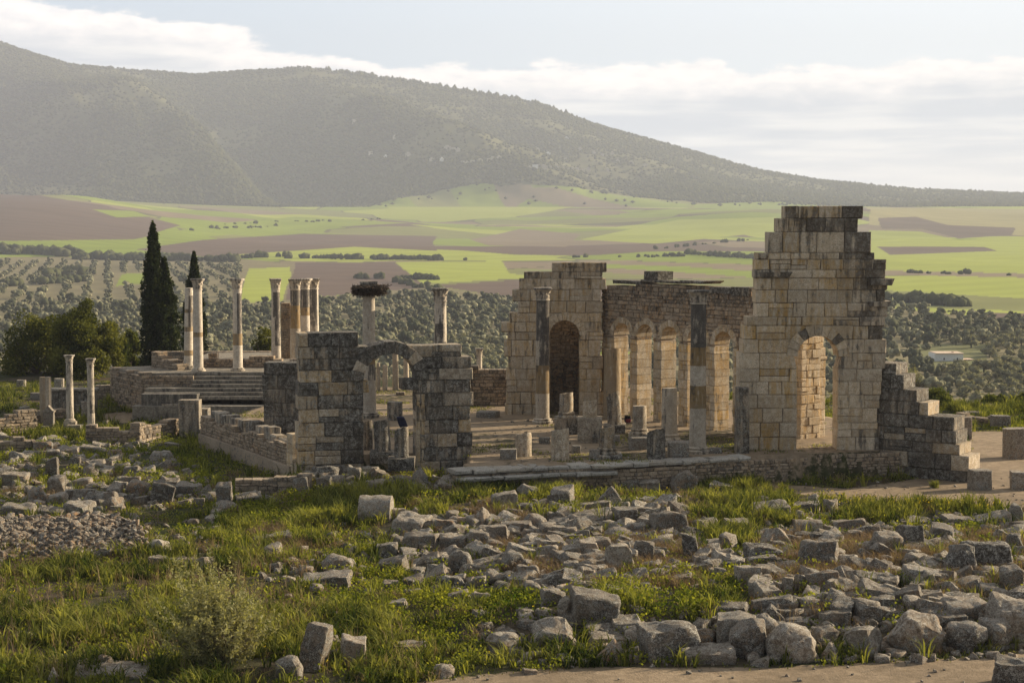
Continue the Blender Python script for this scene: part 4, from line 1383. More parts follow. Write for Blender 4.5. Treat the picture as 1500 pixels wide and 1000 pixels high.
# picture rectangles of the stones: x0 y0 x1 y1 kind tone [landmark name | full label]
# kind B block, S slab, U upright, W wedge, R rounded, D column drum; tone g grey, p pale, d dark, b brown, s white-speckled, l blackish
ST = """
68 668 86 701 U d=upright dark squared post|101 670 119 684 B s|133 671 155 684 R g|153 670 170 681 B g|120 681 147 699 R g|140 680 165 690 S g
4 689 42 712 B p=sunlit pale block beside the rubble bank|35 690 56 700 B p|70 695 97 724 B p=pale cube set on another block|72 722 98 739 B p|96 715 140 729 S g|108 699 138 715 B g
42 711 69 736 R b|48 733 66 741 S b|6 738 50 760 S g=blue-grey tilted slab|50 744 98 759 S d|95 732 137 758 B g=pointed long block above the stone heap|135 740 151 757 B s
147 711 173 724 B g|155 719 174 745 U g|183 700 222 730 R b=big brown boulder|222 703 257 738 B s=white-lichened cube|186 727 218 738 S g|180 681 207 697 B g
219 657 255 677 R g|212 676 247 685 S g|241 648 262 656 S g|257 705 292 725 B g|290 707 313 727 W g|258 730 285 742 B g|286 728 300 741 B g
318 706 340 741 U g=small upright pillar stub|345 722 386 738 S g|85 654 116 670 S g|117 652 155 665 S g|135 648 158 655 S g|160 655 178 672 R b|185 647 204 655 S g
0 639 52 648 S p=long pale slab capping the low wall|46 645 77 664 B b|430 699 453 725 B g|462 694 494 722 R g=hump-backed stone before the gate|494 707 517 720 B p|515 706 530 720 R g
455 680 500 703 B l=black-topped block at the gate's foot|508 682 529 707 B s|528 681 555 702 B p|536 701 566 720 B p|564 701 585 716 B g|600 682 631 714 W s=dark speckled pointed stone|632 697 645 704 S p
655 687 681 708 W g|680 696 704 708 R g|640 702 710 715 S g=long flat block below the gate|530 727 572 766 D p=pale fluted column drum|572 743 595 757 B p|595 742 617 755 W p|574 753 630 783 B p=broad pale squared block
297 769 329 783 R g|371 781 427 797 S g=flat slab among dry stalks|384 797 414 819 B p=pale box-shaped stone in the grass|417 815 440 830 R g|392 821 417 836 R p|377 836 393 848 R g|432 829 462 843 R p=rounded stone with two grooves
441 840 512 860 S s=long lichened block in the grass|452 853 475 870 R g|468 812 525 841 R g=long whale-backed boulder|505 799 529 813 R p|490 764 508 771 S g|552 778 568 790 B g|551 795 586 818 B s|555 818 597 840 S g
280 815 313 832 B g|215 790 251 816 B p=sunlit block at the heap's end|182 794 207 813 W p|220 815 266 832 S g|688 741 722 773 W p=pale tilted pointed boulder|654 754 688 771 R b|632 758 668 780 B b|590 782 642 810 S s=big flat-topped speckled slab
642 782 685 806 B g|684 778 716 803 B g|714 768 745 795 B g|735 766 768 780 S g|760 776 790 786 S g|790 768 830 790 S g|720 720 758 743 S p|757 735 780 752 B d|782 731 824 739 S g
725 703 741 710 S g|739 698 762 712 R p|755 708 793 726 R g|796 692 844 715 B b=brown slanting block on a speckled cube|801 712 845 742 B s=speckled cube carrying a brown block|647 798 680 814 R g|684 798 708 812 W g|655 806 695 843 R d=big dark boulder among dry weeds
730 806 770 836 R d|757 826 790 848 B p|785 798 818 821 B p|760 785 790 806 B g|709 790 742 806 R b|710 822 738 841 R d|585 840 625 861 R d|640 840 680 861 R d|693 843 715 860 B g|838 835 872 850 S p
842 787 875 816 B g|868 785 895 812 B g|885 797 930 839 B p=big pale sunlit cube in the jumble|928 791 958 824 B g|955 804 975 824 B d|840 750 900 768 S g|878 762 918 777 R p|897 742 936 767 B d=dark bulky block|925 742 953 755 S g
850 735 894 752 S g|889 726 911 745 B p|873 710 908 739 W d=dark craggy leaning stone|889 691 909 713 B p|907 700 937 718 B s|948 678 974 709 U p=pale tilted slab propped against the terrace|936 703 967 719 S p
973 684 990 706 R b|980 690 1022 720 R g=large round-backed boulder by the terrace|1037 706 1073 721 B p|952 748 1004 785 B g=big dome-topped block|916 765 950 784 B g|920 777 941 790 R p|1001 782 1024 819 U l=blackish upright slab
1025 790 1068 806 B g|1048 778 1083 806 R g|1024 757 1052 770 R g|1060 760 1098 772 S g|1090 798 1140 823 B l|1073 826 1113 862 B g=large square block by the green hollow|1104 826 1126 856 B g|1019 814 1040 828 R g|1052 804 1072 815 B p
1070 733 1096 744 S b|1104 726 1128 742 R g|1100 737 1154 755 S p=long pale block in the tall grass|1144 735 1200 748 S g|1175 721 1204 739 W g|1198 729 1232 749 R g=slanting boulder beside the flowers|1162 747 1180 764 R g
1166 761 1201 781 D p=little rounded drum|1180 748 1192 758 R p|1117 769 1165 803 W b=sharp brown peak-shaped stone|1162 779 1230 796 S l|1169 790 1226 833 B s=white-speckled tall cube|1100 799 1145 823 B g|1220 760 1268 777 S g
1276 778 1323 813 B g|1260 792 1282 813 R p|1315 768 1352 806 B l=black square block|1359 769 1400 798 B d|1314 758 1365 767 S d|1380 755 1430 768 S g|1430 752 1480 768 S g|1478 737 1500 766 R g|1470 763 1498 779 R b
1378 795 1435 841 R d=great dark boulder|1410 790 1477 836 B l|1475 780 1500 812 R d|1260 820 1310 843 R b|1352 837 1380 861 B d|1382 851 1410 873 W p=little sunlit triangular stone|1465 830 1496 869 B d
1183 837 1228 867 S b=tilted plank-like slab|1145 845 1162 871 U p|1172 832 1183 846 R p|1100 853 1145 881 B g|1103 875 1160 897 S s|1120 920 1192 973 R p=huge rounded boulder bordering the path|1188 920 1226 947 R g|1229 922 1298 963 R p=huge flat-faced boulder bordering the path
1200 944 1233 969 W p|1298 901 1377 958 R p=hugest tilted boulder of the path edge|1368 896 1412 926 B g|1381 912 1445 956 R s=craggy speckled boulder of the path edge|1430 910 1482 955 R g|1452 886 1510 946 B p=tall pale block at the path edge|1246 886 1326 913 S d
1260 858 1330 881 S g=long carved slab|1340 880 1390 902 S g|1380 878 1450 913 B g|1326 868 1382 883 S p|1382 871 1440 881 S g|1450 874 1510 889 S g|1160 873 1200 896 B g|1252 858 1275 876 R g|1100 905 1140 951 R g
1453 967 1510 1008 B d=dark block standing in the path's corner|710 930 767 959 R g=low grey boulder above the path|776 914 840 953 R p=big pale boulder above the path|790 863 828 887 B g|835 866 908 921 B g=huge upright square block|814 871 838 904 R p|875 891 900 915 B p
855 915 896 933 S p|862 931 920 949 S p|894 903 938 931 B p|935 918 1020 969 B s=long block broken to a concave top|912 916 965 946 B p|968 909 1000 923 R g|874 940 914 973 W b=ochre wedge beside the path|1000 950 1068 973 S p=pale slab half sunk by the path|1016 922 1050 951 R b
1045 882 1100 905 B d|1050 905 1110 956 B g|1066 910 1125 966 R g=bulging boulder at the bend of the path|828 836 870 850 R g|884 858 916 873 S g|765 980 785 988 S g|438 915 486 983 U g=tall leaning stone|496 930 539 976 B g=notched squat block|480 929 504 949 R b
398 960 448 997 R g|484 950 496 971 B g|575 940 625 957 S b=lone flat slab in the grass|628 972 670 993 R p=pale loaf-shaped stone at the path's start|563 879 597 891 S p|480 895 500 908 R g|592 862 616 873 S g|658 866 687 881 S g|415 868 430 877 R g
135 958 167 982 R b=brown stone on the buried kerb|70 977 90 1001 W p|106 979 243 995 S g=long buried kerb stone|20 925 50 938 R d|85 925 130 940 S d|1010 815 1030 830 R g|975 790 1000 802 R g|1215 800 1240 822 R g|1240 776 1262 790 B g
820 818 850 838 R g|795 838 830 858 B g|760 850 795 870 R g|720 850 750 868 R d|690 868 720 884 S g|845 850 862 862 R p|900 840 930 856 R g|930 850 960 866 R d|960 830 985 846 R g|985 840 1015 858 B g|1040 830 1066 850 R g|1130 890 1165 910 B d
1200 895 1245 920 S d|1155 905 1190 922 B g|1290 812 1312 826 R d|1320 815 1345 832 R b|1340 850 1356 866 R d|1410 850 1440 872 R d|1435 855 1465 876 B d|1330 905 1352 918 S g|1230 850 1250 868 R d|1205 870 1240 886 S g|700 770 718 782 S g|668 768 690 780 B g
740 745 765 757 S g|770 755 800 768 S g|800 750 835 764 B g|820 772 845 790 B g|860 772 884 786 S g|935 790 950 803 R p|1050 745 1068 756 R g|620 812 645 828 R d|600 830 622 842 B d|560 850 585 862 S g|530 860 552 872 R g|305 745 330 757 R g
"""
TONES = {'g': ((.22, .04), 'grey'), 'p': ((.02, .05), 'pale'), 'd': ((.52, .05), 'dark'), 'b': ((.22, .65), 'brown'), 's': ((.42, .0), 'speckled'), 'l': ((.85, .0), 'blackish')}
SHAPES = {'B': 'squared block', 'S': 'flat slab', 'U': 'upright stone', 'W': 'pointed stone', 'R': 'rounded stone', 'D': 'column drum'}
NAMES = {'B': 'stone_block', 'S': 'stone_slab', 'U': 'upright_stone', 'W': 'pointed_stone', 'R': 'boulder', 'D': 'column_drum'}
stones = []
for ent in ST.replace("\n", "|").split("|"):
    ent = ent.strip()
    if not ent:
        continue
    a, _, nm = ent.partition("=")
    x0, y0, x1, y1, kd, tn_ = a.split()
    stones.append([float(x0), float(y0), float(x1), float(y1), kd, tn_, nm or None])

MARKS = [(s_[0] + (s_[2] - s_[0]) / 2, (s_[1] + s_[3]) / 2, "the " + s_[6]) for s_ in stones if s_[6]]
MARKS += [(100, 785, "the brown stone heap"), (310, 930, "the big grey-green shrub"), (560, 690, "the gate's threshold"), (1320, 700, "the stepped buttress"), (360, 690, "the side wall's plastered foot"),
          (1370, 740, "the yellow flowers")]
used = {}


def auto_label(cx, cy, w, h, kd, tn_):
    size = 'small' if w * h < 420 else ('medium' if w * h < 1100 else 'large')
    head = "%s %s %s" % (size, TONES[tn_][1], SHAPES[kd])
    near = sorted(MARKS, key=lambda m_: (m_[0] - cx) ** 2 + (2.0 * (m_[1] - cy)) ** 2)

    def rel(m_):
        dx, dy = cx - m_[0], cy - m_[1]
        if abs(dx) > abs(dy) * 1.6:
            return ("to the right of" if dx > 0 else "to the left of")
        return "in front of" if dy > 0 else "behind"
    for m_ in near[:6]:
        lab = "%s %s %s" % (head, rel(m_), m_[2])
        if lab not in used and len(lab.split()) <= 16:
            used[lab] = 1
            return lab
    for m_ in near[:5]:
        lab = "second %s %s %s" % (head, rel(m_), m_[2])
        if lab not in used and len(lab.split()) <= 16:
            used[lab] = 1
            return lab
    return head + " lying in the field of tumbled stones"


GS = "tumbled stones in the field before the ruins"
r = random.Random(77)
foot = []                                                        # footprints, so that plants grow beside and not through them
for (x0, y0, x1, y1, kd, tn_, nm) in stones:
    cx = (x0 + x1) / 2
    gx, gy, gz = ground(cx, y1)
    sc = gy / F
    big = 1.12 if (y1 > 940 and x0 > 700) else 1.0              # the kerb of large boulders along the path
    w = (x1 - x0) * sc * 1.13 * big
    hv = (y1 - y0) * sc * 1.10 * big
    d = w * r.uniform(.6, .95) if kd != 'S' else max(w * r.uniform(.4, .7), .35)
    if kd == 'U':
        d = w * r.uniform(.5, .8)
    d = min(d, 1.3)
    sink = .14 + .12 * hv
    vis = max(hv - .13 * d, hv * .55)
    h = vis + sink
    (dk, oc), _ = TONES[tn_]
    tone = (min(1, max(0, dk + .10 + r.uniform(-.10, .18))), max(0, oc + r.uniform(-.04, .35)), r.random())
    yaw = r.uniform(-.30, .30) if kd in 'BSU' else r.uniform(-.5, .5)
    if kd == 'D':
        me = drum_mesh(w, d, h, r, tone)
        d = h
        yaw = r.uniform(-.12, .12)
    else:
        c_, s_ = abs(math.cos(yaw)), abs(math.sin(yaw))
        wl = max((w - d * s_) / max(c_, .5), w * .72)
        me = rock_mesh(wl, d, h, kd, r, tone, .085 + .0008 * gy)
    y_ = gy + d / 2 * .9
    o = link(NAMES[kd], me, None, None, (gx * y_ / gy, y_, ghs(gx * y_ / gy, y_) - sink + h / 2 if kd != 'D' else gz + h / 2 - .06))
    o.location.z = gz - sink + h / 2
    o.rotation_euler = (r.uniform(-.22, .22) if kd != 'D' else 0, r.uniform(-.26, .26) if kd not in 'UBD' else r.uniform(-.16, .16) * (kd != 'D'), yaw)
    foot.append((o.location.x, o.location.y, max(w, d) * .5))
    if nm:
        lab = nm if len(nm.split()) >= 4 else nm + (" lying in the field of tumbled stones" if kd != 'U' else " standing in the field of tumbled stones")
    else:
        lab = auto_label(cx, (y0 + y1) / 2, x1 - x0, y1 - y0, kd, tn_)
    tag(o, lab, "stone", GS)

# smaller loose stones between them: alike, so those round one landmark share a label and a group
ZONES = [("the jumble before the terrace wall", [(690, 745), (1000, 735), (1090, 830), (900, 860), (640, 860), (600, 800)], 140),
         ("the tangle of dark blocks near the stepped buttress", [(1110, 770), (1500, 770), (1500, 890), (1120, 890)], 90),
         ("the ruins beside the plastered side wall", [(0, 645), (210, 645), (300, 720), (300, 745), (0, 745)], 70)]
proto = [rock_mesh(.42, .36, .30, k_, r, (r.uniform(.05, .5), r.uniform(0, .2), r.random()), .09) for k_ in 'RBBBWRBSBR']
for (zn, poly, n) in ZONES:
    xs, ys_ = [p[0] for p in poly], [p[1] for p in poly]
    k = 0
    while k < n:
        px_, py_ = r.uniform(min(xs), max(xs)), r.uniform(min(ys_), max(ys_))
        if not inpoly(px_, py_, poly):
            continue
        k += 1
        gx, gy, gz = ground(px_, py_)
        o = link("loose_stone", r.choice(proto), None, None, (gx, gy, gz + .05), "small loose stone in " + zn, "stone", "small loose stones in " + zn)
        s_ = r.uniform(.7, 1.3) if r.random() < .45 else r.uniform(1.3, 2.5)
        o.scale = (s_, s_ * r.uniform(.8, 1.1), s_ * r.uniform(.7, 1.1))
        o.rotation_euler = (r.uniform(-.4, .4), r.uniform(-.4, .4), r.uniform(0, 6.3))

BZ = [("the jumble between the fluted drum and the terrace wall", [(640, 765), (760, 745), (1000, 770), (1090, 830), (1000, 850), (760, 860), (600, 850), (590, 800)], 95),
      ("the rows of blocks behind the path-side boulders", [(1110, 790), (1500, 780), (1500, 900), (1110, 910)], 70),
      ("the tumbled ground outside the plastered side wall", [(0, 660), (210, 655), (320, 715), (420, 735), (420, 750), (0, 755)], 40),
      ("the stones banked at the gate's foot", [(440, 690), (720, 690), (720, 716), (440, 722)], 18)]
tones_ = [(r.uniform(.15, .75), r.uniform(0, .35), r.random()) for _ in range(14)]
proto2 = [rock_mesh(r.uniform(.7, 1.15), r.uniform(.5, .75), r.uniform(.38, .7), 'BBSBUBWBSBBRBS'[k_], r, tones_[k_], .11) for k_ in range(14)]
for (zn, poly, n) in BZ:
    xs, ys_ = [p[0] for p in poly], [p[1] for p in poly]
    k = 0
    while k < n:
        px_, py_ = r.uniform(min(xs), max(xs)), r.uniform(min(ys_), max(ys_))
        if not inpoly(px_, py_, poly):
            continue
        k += 1
        gx, gy, gz = ground(px_, py_)
        o = link("tumbled_block", r.choice(proto2), None, None, (gx, gy, gz + r.uniform(.02, .16)), "half buried grey block in " + zn, "stone", "half buried blocks in " + zn)
        s_ = r.uniform(.65, 1.15)
        o.scale = (s_ * r.uniform(.85, 1.2), s_, s_ * r.uniform(.8, 1.15))
        o.rotation_euler = (r.gauss(0, .22), r.gauss(0, .24), r.uniform(0, 6.3) if r.random() < .5 else r.gauss(0, .4))

# the heap of fist-to-head-sized rubble on the left: one uncountable mass
mb = MB()
HEAP = [(-60, 772), (60, 755), (160, 752), (205, 778), (215, 800), (190, 812), (60, 822), (-60, 824)]
small = []
for k in range(8):
    me = rock_mesh(.32, .27, .23, 'RBRBWBRB'[k], r, (.3, .2, .5), .2)
    small.append(([tuple(v.co) for v in me.vertices], [tuple(p.vertices) for p in me.polygons]))
    bpy.data.meshes.remove(me)
cnt = 0
while cnt < 2600:
    px_, py_ = r.uniform(-60, 215), r.uniform(750, 824)
    if not inpoly(px_, py_, HEAP):
        continue
    cnt += 1
    gx, gy, gz = ground(px_, 824 - (824 - py_) * .62)
    t_ = np.clip((824 - py_) / 70, 0, 1)
    zz = gz + .75 * math.sin(min(1, t_) * math.pi * .62) * r.uniform(.75, 1)
    vs, fs = r.choice(small)
    s_ = r.uniform(.35, .75) if r.random() < .88 else r.uniform(.8, 1.3)
    a = r.uniform(0, 6.28)
    ca, sa = math.cos(a), math.sin(a)
    ax = r.uniform(-.6, .6)
    mb.add([(gx + s_ * (x * ca - y * sa), gy + s_ * (x * sa + y * ca), zz + s_ * (z + ax * x)) for x, y, z in vs], fs, (r.uniform(.25, .65), r.uniform(.5, 1), r.uniform(0, .5)))
DEB = [([(690, 735), (1010, 725), (1100, 830), (1060, 870), (640, 870), (560, 800)], 900), ([(1110, 760), (1510, 750), (1510, 920), (1110, 930)], 700), ([(0, 640), (220, 640), (310, 700), (320, 745), (0, 750)], 520),
       ([(380, 790), (640, 780), (640, 870), (380, 850)], 170), ([(430, 690), (720, 690), (720, 718), (430, 722)], 160), ([(700, 900), (1120, 890), (1120, 975), (700, 975)], 260), ([(1100, 915), (1500, 905), (1500, 965), (1100, 975)], 200),
       ([(620, 975), (1500, 962), (1500, 1000), (600, 1000)], 34), ([(1120, 700), (1500, 690), (1500, 742), (1150, 738)], 120), ([(195, 760), (330, 760), (330, 830), (180, 830)], 90), ([(700, 610), (1070, 620), (1070, 672), (700, 680)], 150)]
for poly, n_ in DEB:
    xs, ys_ = [p[0] for p in poly], [p[1] for p in poly]
    k = 0
    tries = 0
    while k < n_ and tries < n_ * 12:
        tries += 1
        px_, py_ = r.uniform(min(xs), max(xs)), r.uniform(min(ys_), max(ys_))
        if not inpoly(px_, py_, poly):
            continue
        k += 1
        gx, gy, gz = ground(px_, py_)
        vs, fs = r.choice(small)
        s_ = r.uniform(.3, 1.0) if r.random() < .7 else r.uniform(.9, 1.8)
        if n_ in (34, 120, 150):
            s_ *= .32
        a = r.uniform(0, 6.28)
        ca, sa = math.cos(a), math.sin(a)
        ax = r.uniform(-.5, .5)
        mb.add([(gx + s_ * (x * ca - y * sa), gy + s_ * (x * sa + y * ca), gz + .02 + s_ * (z + ax * x)) for x, y, z in vs], fs, (r.uniform(.1, .55), r.uniform(0, .45), r.random()))
tag(mb.build("rubble", M_rock, None, None, sharp=40), "small rubble stones heaped in the grass and strewn between the blocks", None, None, "stuff")

# ------------------------------------------------------------------ the yard on the left
r = random.Random(51)
GY = "slim columns of the side yard"
_z = ghs(*at_z(101, 612, -.6))
column(101, 520, 606, 95.5, 11, "slim yard column with capital standing on a dark square base", caph=11, ped=.45, group=GY, zb=ghs(-24.8, 95.5), tone0=(.4, .1))
column(132, 525, 618, 92.5, 11, "slim yard column with capital and sunlit edge, nearer to the podium", caph=12, base=False, group=GY, zb=ghs(-22.9, 92.5), tone0=(.3, .15), dark=[(.35, .6, -.2, 1)])
column(62, 552, 592, 98, 9.5, "short capless yard shaft, brown, one of a close pair", cap=False, base=False, group=GY, zb=ghs(-27, 98), tone0=(.2, .6), name="column")
column(70.5, 552, 594, 97, 9.5, "short capless yard shaft with a sunlit edge, other half of the close pair", cap=False, base=False, group=GY, zb=ghs(-26.3, 97), tone0=(.35, .4), name="column")


def prop_block(x0, y0, x1, y1, label, name="stone_block", tone=(.4, .05), cat="stone", yaw=0, mat=None, round_=False, depth=None, group=None):
    r = random.Random(int(x0 * 5 + y1))
    gx, gy, gz = ground((x0 + x1) / 2, y1)
    sc = gy / F
    w, h = (x1 - x0) * sc, (y1 - y0) * sc
    d = depth or min(w * .8, 1.2)
    mb = MB()
    t = (*tone, r.random())
    if round_:
        lathe(mb, gx, gy + w / 2, [(w / 2 * (1 + .02 * math.sin(k * 3)), gz - .1 + (h + .05) * k / 5) for k in range(6)], 24, lambda z, a: t, r, .012, tilt_top=.04)
        return mb.build(name, mat or M_rock, None, (gx, gy + w / 2, gz), sharp=40, label=label, cat=cat, group=group)
    cuboid(mb, gx, gy + d / 2, gz - .12, gz + h - .06 * d, w, d, t, r, yaw, .04, .03)
    return mb.build(name, mat or M_rock, None, (gx, gy + d / 2, gz), label=label, cat=cat, group=group)


stele = empty("stone_stele", (*ground(72, 628)[:2], ground(72, 628)[2]), "gabled little stele standing in the yard grass", "stele")
gx, gy, gz = ground(72, 628)
mb = MB()
cuboid(mb, gx, gy, gz - .1, gz + .95, .58, .4, (.45, .1, .5), r, 0, .03, .02)
mb.build("shaft", M_rock, stele)
mb = MB()
cuboid(mb, gx, gy, gz + .95, gz + 1.05, .66, .46, (.3, .1, .6), r, 0, .03, .02)
f_ = Frame((gx - .25, gy - .18), 0)
mb.add([f_.w(0, gz + 1.05, 0), f_.w(.5, gz + 1.05, 0), f_.w(.25, gz + 1.34, 0), f_.w(0, gz + 1.05, .36), f_.w(.5, gz + 1.05, .36), f_.w(.25, gz + 1.34, .36)],
       [(0, 1, 2), (5, 4, 3), (1, 4, 5, 2), (3, 0, 2, 5)], (.3, .1, .6))
mb.build("gable", M_rock, stele)
prop_block(111, 592, 116.5, 609, "thin low stump between the slim yard columns", "stone_post", (.2, .3), "stone post")
prop_block(119, 587, 127, 614, "squared post close to the nearer slim yard column", "stone_post", (.25, .2), "stone post")
prop_block(150, 615, 158, 628, "tiny pale round stump at the yard path", "stone_stump", (.05, .2), "stump", round_=True)
prop_block(28, 595, 42, 604, "white angular block lying in the yard grass", tone=(0, 0))
prop_block(24, 556, 36, 567, "rounded grey block below the dark round tree", tone=(.2, 0))
prop_block(79, 554, 92, 568, "squared grey block behind the slim yard columns", tone=(.2, .1))
prop_block(60, 624, 70, 631, "pale little block at the stele's foot", tone=(.0, .1))
prop_block(97, 622, 118, 634, "sunlit broken block in front of the slim yard column's base", tone=(.05, .2))
prop_block(44, 575, 58, 585, "long grey trough stone beside the short paired shafts", tone=(.3, 0))
# stone trough with a flat lid behind the columns
x0_, y0_ = at_y(74, 600, 100.5)[0], 100.5
root = empty("stone_trough", (x0_ + 1.4, 100.8, ghs(x0_ + 1.4, 100.8)), "dark long trough-like bench with a pale flat lid behind the slim yard columns", "stone bench")
mb = MB()
zt = at_y(100, 569, 100.5)[1]
wall(mb, Frame((x0_, 100.5), 0), .8, [(ghs(x0_, 100.5) - .3, zt - .14, 0, 2.6)], lambda a, b, q: (q.uniform(.6, .95), 0, q.random()), r, (.5, .9), .02, .03, .01, .03)
mb.build("body", M_gate, root)
mb = MB()
wall(mb, Frame((x0_ - .1, 100.4), 0), 1.0, [(zt - .14, zt, 0, 2.8)], lambda a, b, q: (.05, 0, q.random()), r, (1, 1.6), .01, .02, .006, .01)
mb.build("lid", M_rock, root)


def low_wall(pts, top, label, ztop_var=.12, mat=None, seed=0, th=.6, bot=.35):
    r = random.Random(900 + seed)
    P = [ground(*p) for p in pts]
    root_c = P[len(P) // 2]
    mb = MB()
    for a, b in zip(P[:-1], P[1:]):
        f_ = Frame.between(a, b)
        L = math.hypot(b[0] - a[0], b[1] - a[1])
        zb_ = min(a[2], b[2]) - bot
        rubble(mb, f_, th, 0, L, zb_, lambda s_: a[2] + (b[2] - a[2]) * s_ / L + top + ztop_var * math.sin(s_ * 1.9 + seed) + ztop_var * .6 * math.sin(s_ * 4.7), r, (.12, .22), (.2, .5),
               lambda s_, z_, q: (q.uniform(.15, .6), q.uniform(.0, .35), q.random()))
    return mb.build("rubble_wall", mat or M_rub, None, root_c, label=label, cat="low wall")


low_wall([(126, 650), (205, 649), (262, 637)], .85, "low dark rubble wall below the yard path, grass on its top", seed=1)
low_wall([(-60, 667), (52, 662)], .62, "low rubble wall under the long pale capping slab", seed=2)
low_wall([(-30, 640), (55, 632)], 1.0, "collapsing rubble wall with a white stone on it, at the yard's near side", .3, seed=3)
low_wall([(40, 622), (98, 612)], .55, "short rubble wall running up to the stele", .1, seed=4)
low_wall([(345, 730), (400, 726), (452, 722)], .75, "mossy dark low wall between the upright pillar stub and the gate", .1, seed=5)
low_wall([(140, 582), (165, 584)], .8, "grey wall end butting on the podium corner", .1, seed=6)
# court side walls and columns far behind, seen through the gate and beside it
mb = MB()
r = random.Random(61)
f_ = Frame((at_y(470, 590, 103)[0], 103), 0)
rubble(mb, f_, .6, 0, 7.6, -.3, lambda s_: at_y(560, 577, 103)[1] + .1 * math.sin(s_ * 3), r, (.12, .2), (.18, .5), tr)
mb.build("rubble_wall", M_rub, None, (at_y(565, 590, 103)[0], 103, 0), label="low rubble cross wall seen through the gate's arch", cat="low wall")
mb = MB()
f_ = Frame((at_y(686, 590, 97)[0], 97), 0)
rubble(mb, f_, .7, 0, 2.3, -.3, lambda s_: at_y(700, 541, 97)[1] + .14 * math.sin(s_ * 4) - .3 * max(0, s_ - 1.6), r, (.14, .24), (.2, .5), lambda a, b, q: (q.uniform(.2, .7), q.uniform(0, .5), q.random()))
mb.build("rubble_wall", M_rub, None, (at_y(715, 600, 97)[0], 97, 0), label="high ragged rubble wall adjoining the squat end wall's outer edge", cat="low wall")
GF = "small columns beyond the cross wall"
for (a, b, c, w, lb) in [(579, 515, 577, 9, "tallest of the small columns beyond the cross wall"), (564, 535, 573, 8, "broken small column directly behind the nest column's shaft"),
                         (595, 525, 560, 8.5, "small column standing by the gate's inner jamb"), (554, 531, 572, 6, "thinnest small column in the gate's arch")]:
    column(a, b, c, 106.5, w, lb, cap=False, base=False, zb=-.6, group=GF, tone0=(.2, .4))
column(702, 510, 545, 99, 9, "flared little capital column peeping over the ragged rubble wall", caph=12, base=False, group=GF, zb=.5, tone0=(.45, .1))

# right-hand side: drums and blocks on the bare ground
prop_block(1474, 627, 1512, 673, "big weathered column drum standing on the bare earth", "column_drum", (.35, .25), "column drum", round_=True)
prop_block(1423, 687, 1453, 718, "squared grey block on the dirt track beside the stepped buttress", tone=(.25, .15), yaw=.1)
prop_block(1484, 690, 1512, 718, "squared block near the dirt track, below the column drum", tone=(.3, .2), yaw=-.1)
prop_block(1396, 611, 1408, 643, "brown upright slab behind the stepped buttress, taller of two", "upright_stone", (.3, .5))
prop_block(1409, 610, 1424, 643, "squared upright block behind the stepped buttress", "upright_stone", (.35, .4))
prop_block(1455, 608, 1481, 628, "dark squared block at the edge of the green scrub", tone=(.6, .1))
prop_block(1415, 602, 1440, 611, "long low block at the foot of the round green bush", tone=(.4, .2))
low_wall([(1366, 622), (1400, 616), (1470, 624)], .42, "crumbled low wall along the scrub beyond the bare earth", .1, seed=8)
for k, (a, b, c, d) in enumerate([(262, 584, 292, 640), (270, 597, 305, 632), (300, 590, 324, 612), (237, 590, 262, 618)]):
    prop_block(a, b, c, d, ["tall corner block at the far end of the long side wall", "squared block leaning on the side wall's far end", "low block behind the side wall's standing slabs", "rubble stub before the podium's lowest step"][k],
               tone=(.45, .05), mat=M_gate, depth=.8)

for (a, b, c, d, lb) in [(733, 657, 757, 673, "dark low block at the foot of the short wide stump"), (864, 658, 879, 673, "flat dark block beside the front-row moulded stump"), (923, 640, 949, 659, "capital-like pale stone lying behind the rounded-top stump"),
                         (979, 646, 1010, 670, "broad low plinth between the rounded-top stump and the tall two-banded column"), (700, 602, 730, 612, "low squared block on the sunlit court beyond the gate"), (790, 640, 805, 650, "small loose block behind the tallest front-row stump"),
                         (1040, 655, 1058, 664, "thin flat slab at the base of the tall two-banded column"), (893, 637, 908, 647, "small pale block under the split leaning shaft"), (838, 652, 850, 664, "little block right behind the tallest front-row stump's shoulder")]:
    prop_block(a, b, c, d, lb, "court_block", (r.uniform(.2, .6), .1), "stone", r.uniform(-.3, .3))
# the two bags people left among the stones
def backpack(px, py, Y, w, h, lean, m1, m2, label):
    x, z = at_y(px, py, Y)
    root = empty("backpack", (x, Y, z), label, "backpack")
    def lump(nm, cx, cy, cz, sx, sy, sz, mat):
        bm = bmesh.new()
        bmesh.ops.create_icosphere(bm, subdivisions=3, radius=1)
        for v in bm.verts:
            q = [math.copysign(abs(c) ** .6, c) for c in v.co]
            n_ = 1 + .08 * noise.noise(v.co * 2.5 + Vector((px, 0, 0)))
            v.co = Vector((cx + q[0] * sx * n_ + lean * (cz + q[2] * sz), cy + q[1] * sy * n_, cz + q[2] * sz * n_))
        me = bpy.data.meshes.new(nm)
        bm.to_mesh(me)
        bm.free()
        me.polygons.foreach_set("use_smooth", np.ones(len(me.polygons), bool))
        link(nm, me, mat, root)
    lump("body", 0, 0, h * .5, w * .5, w * .36, h * .5, m1)
    lump("pocket", w * .05, -w * .36, h * .34, w * .36, w * .14, h * .26, m2)
    lump("lid", 0, -w * .06, h * .93, w * .46, w * .38, h * .12, m1)
    mb = MB()
    for sgn in (-1, 1):
        for k in range(6):
            a = math.pi * k / 6
            b = math.pi * (k + 1) / 6
            cuboid(mb, sgn * w * .2 + lean * h * (.5 + .4 * math.cos((a + b) / 2)), w * .40 + .05 * math.sin((a + b) / 2), h * (.5 + .38 * math.cos(b)), h * (.5 + .38 * math.cos(a)) + .01, .05, .03, (0, 0, 0), random.Random(k), 0, .008, .002)
    me = bpy.data.meshes.new("strap")
    me.from_pydata(mb.v, [], mb.f)
    link("strap", me, M_blackc, root)


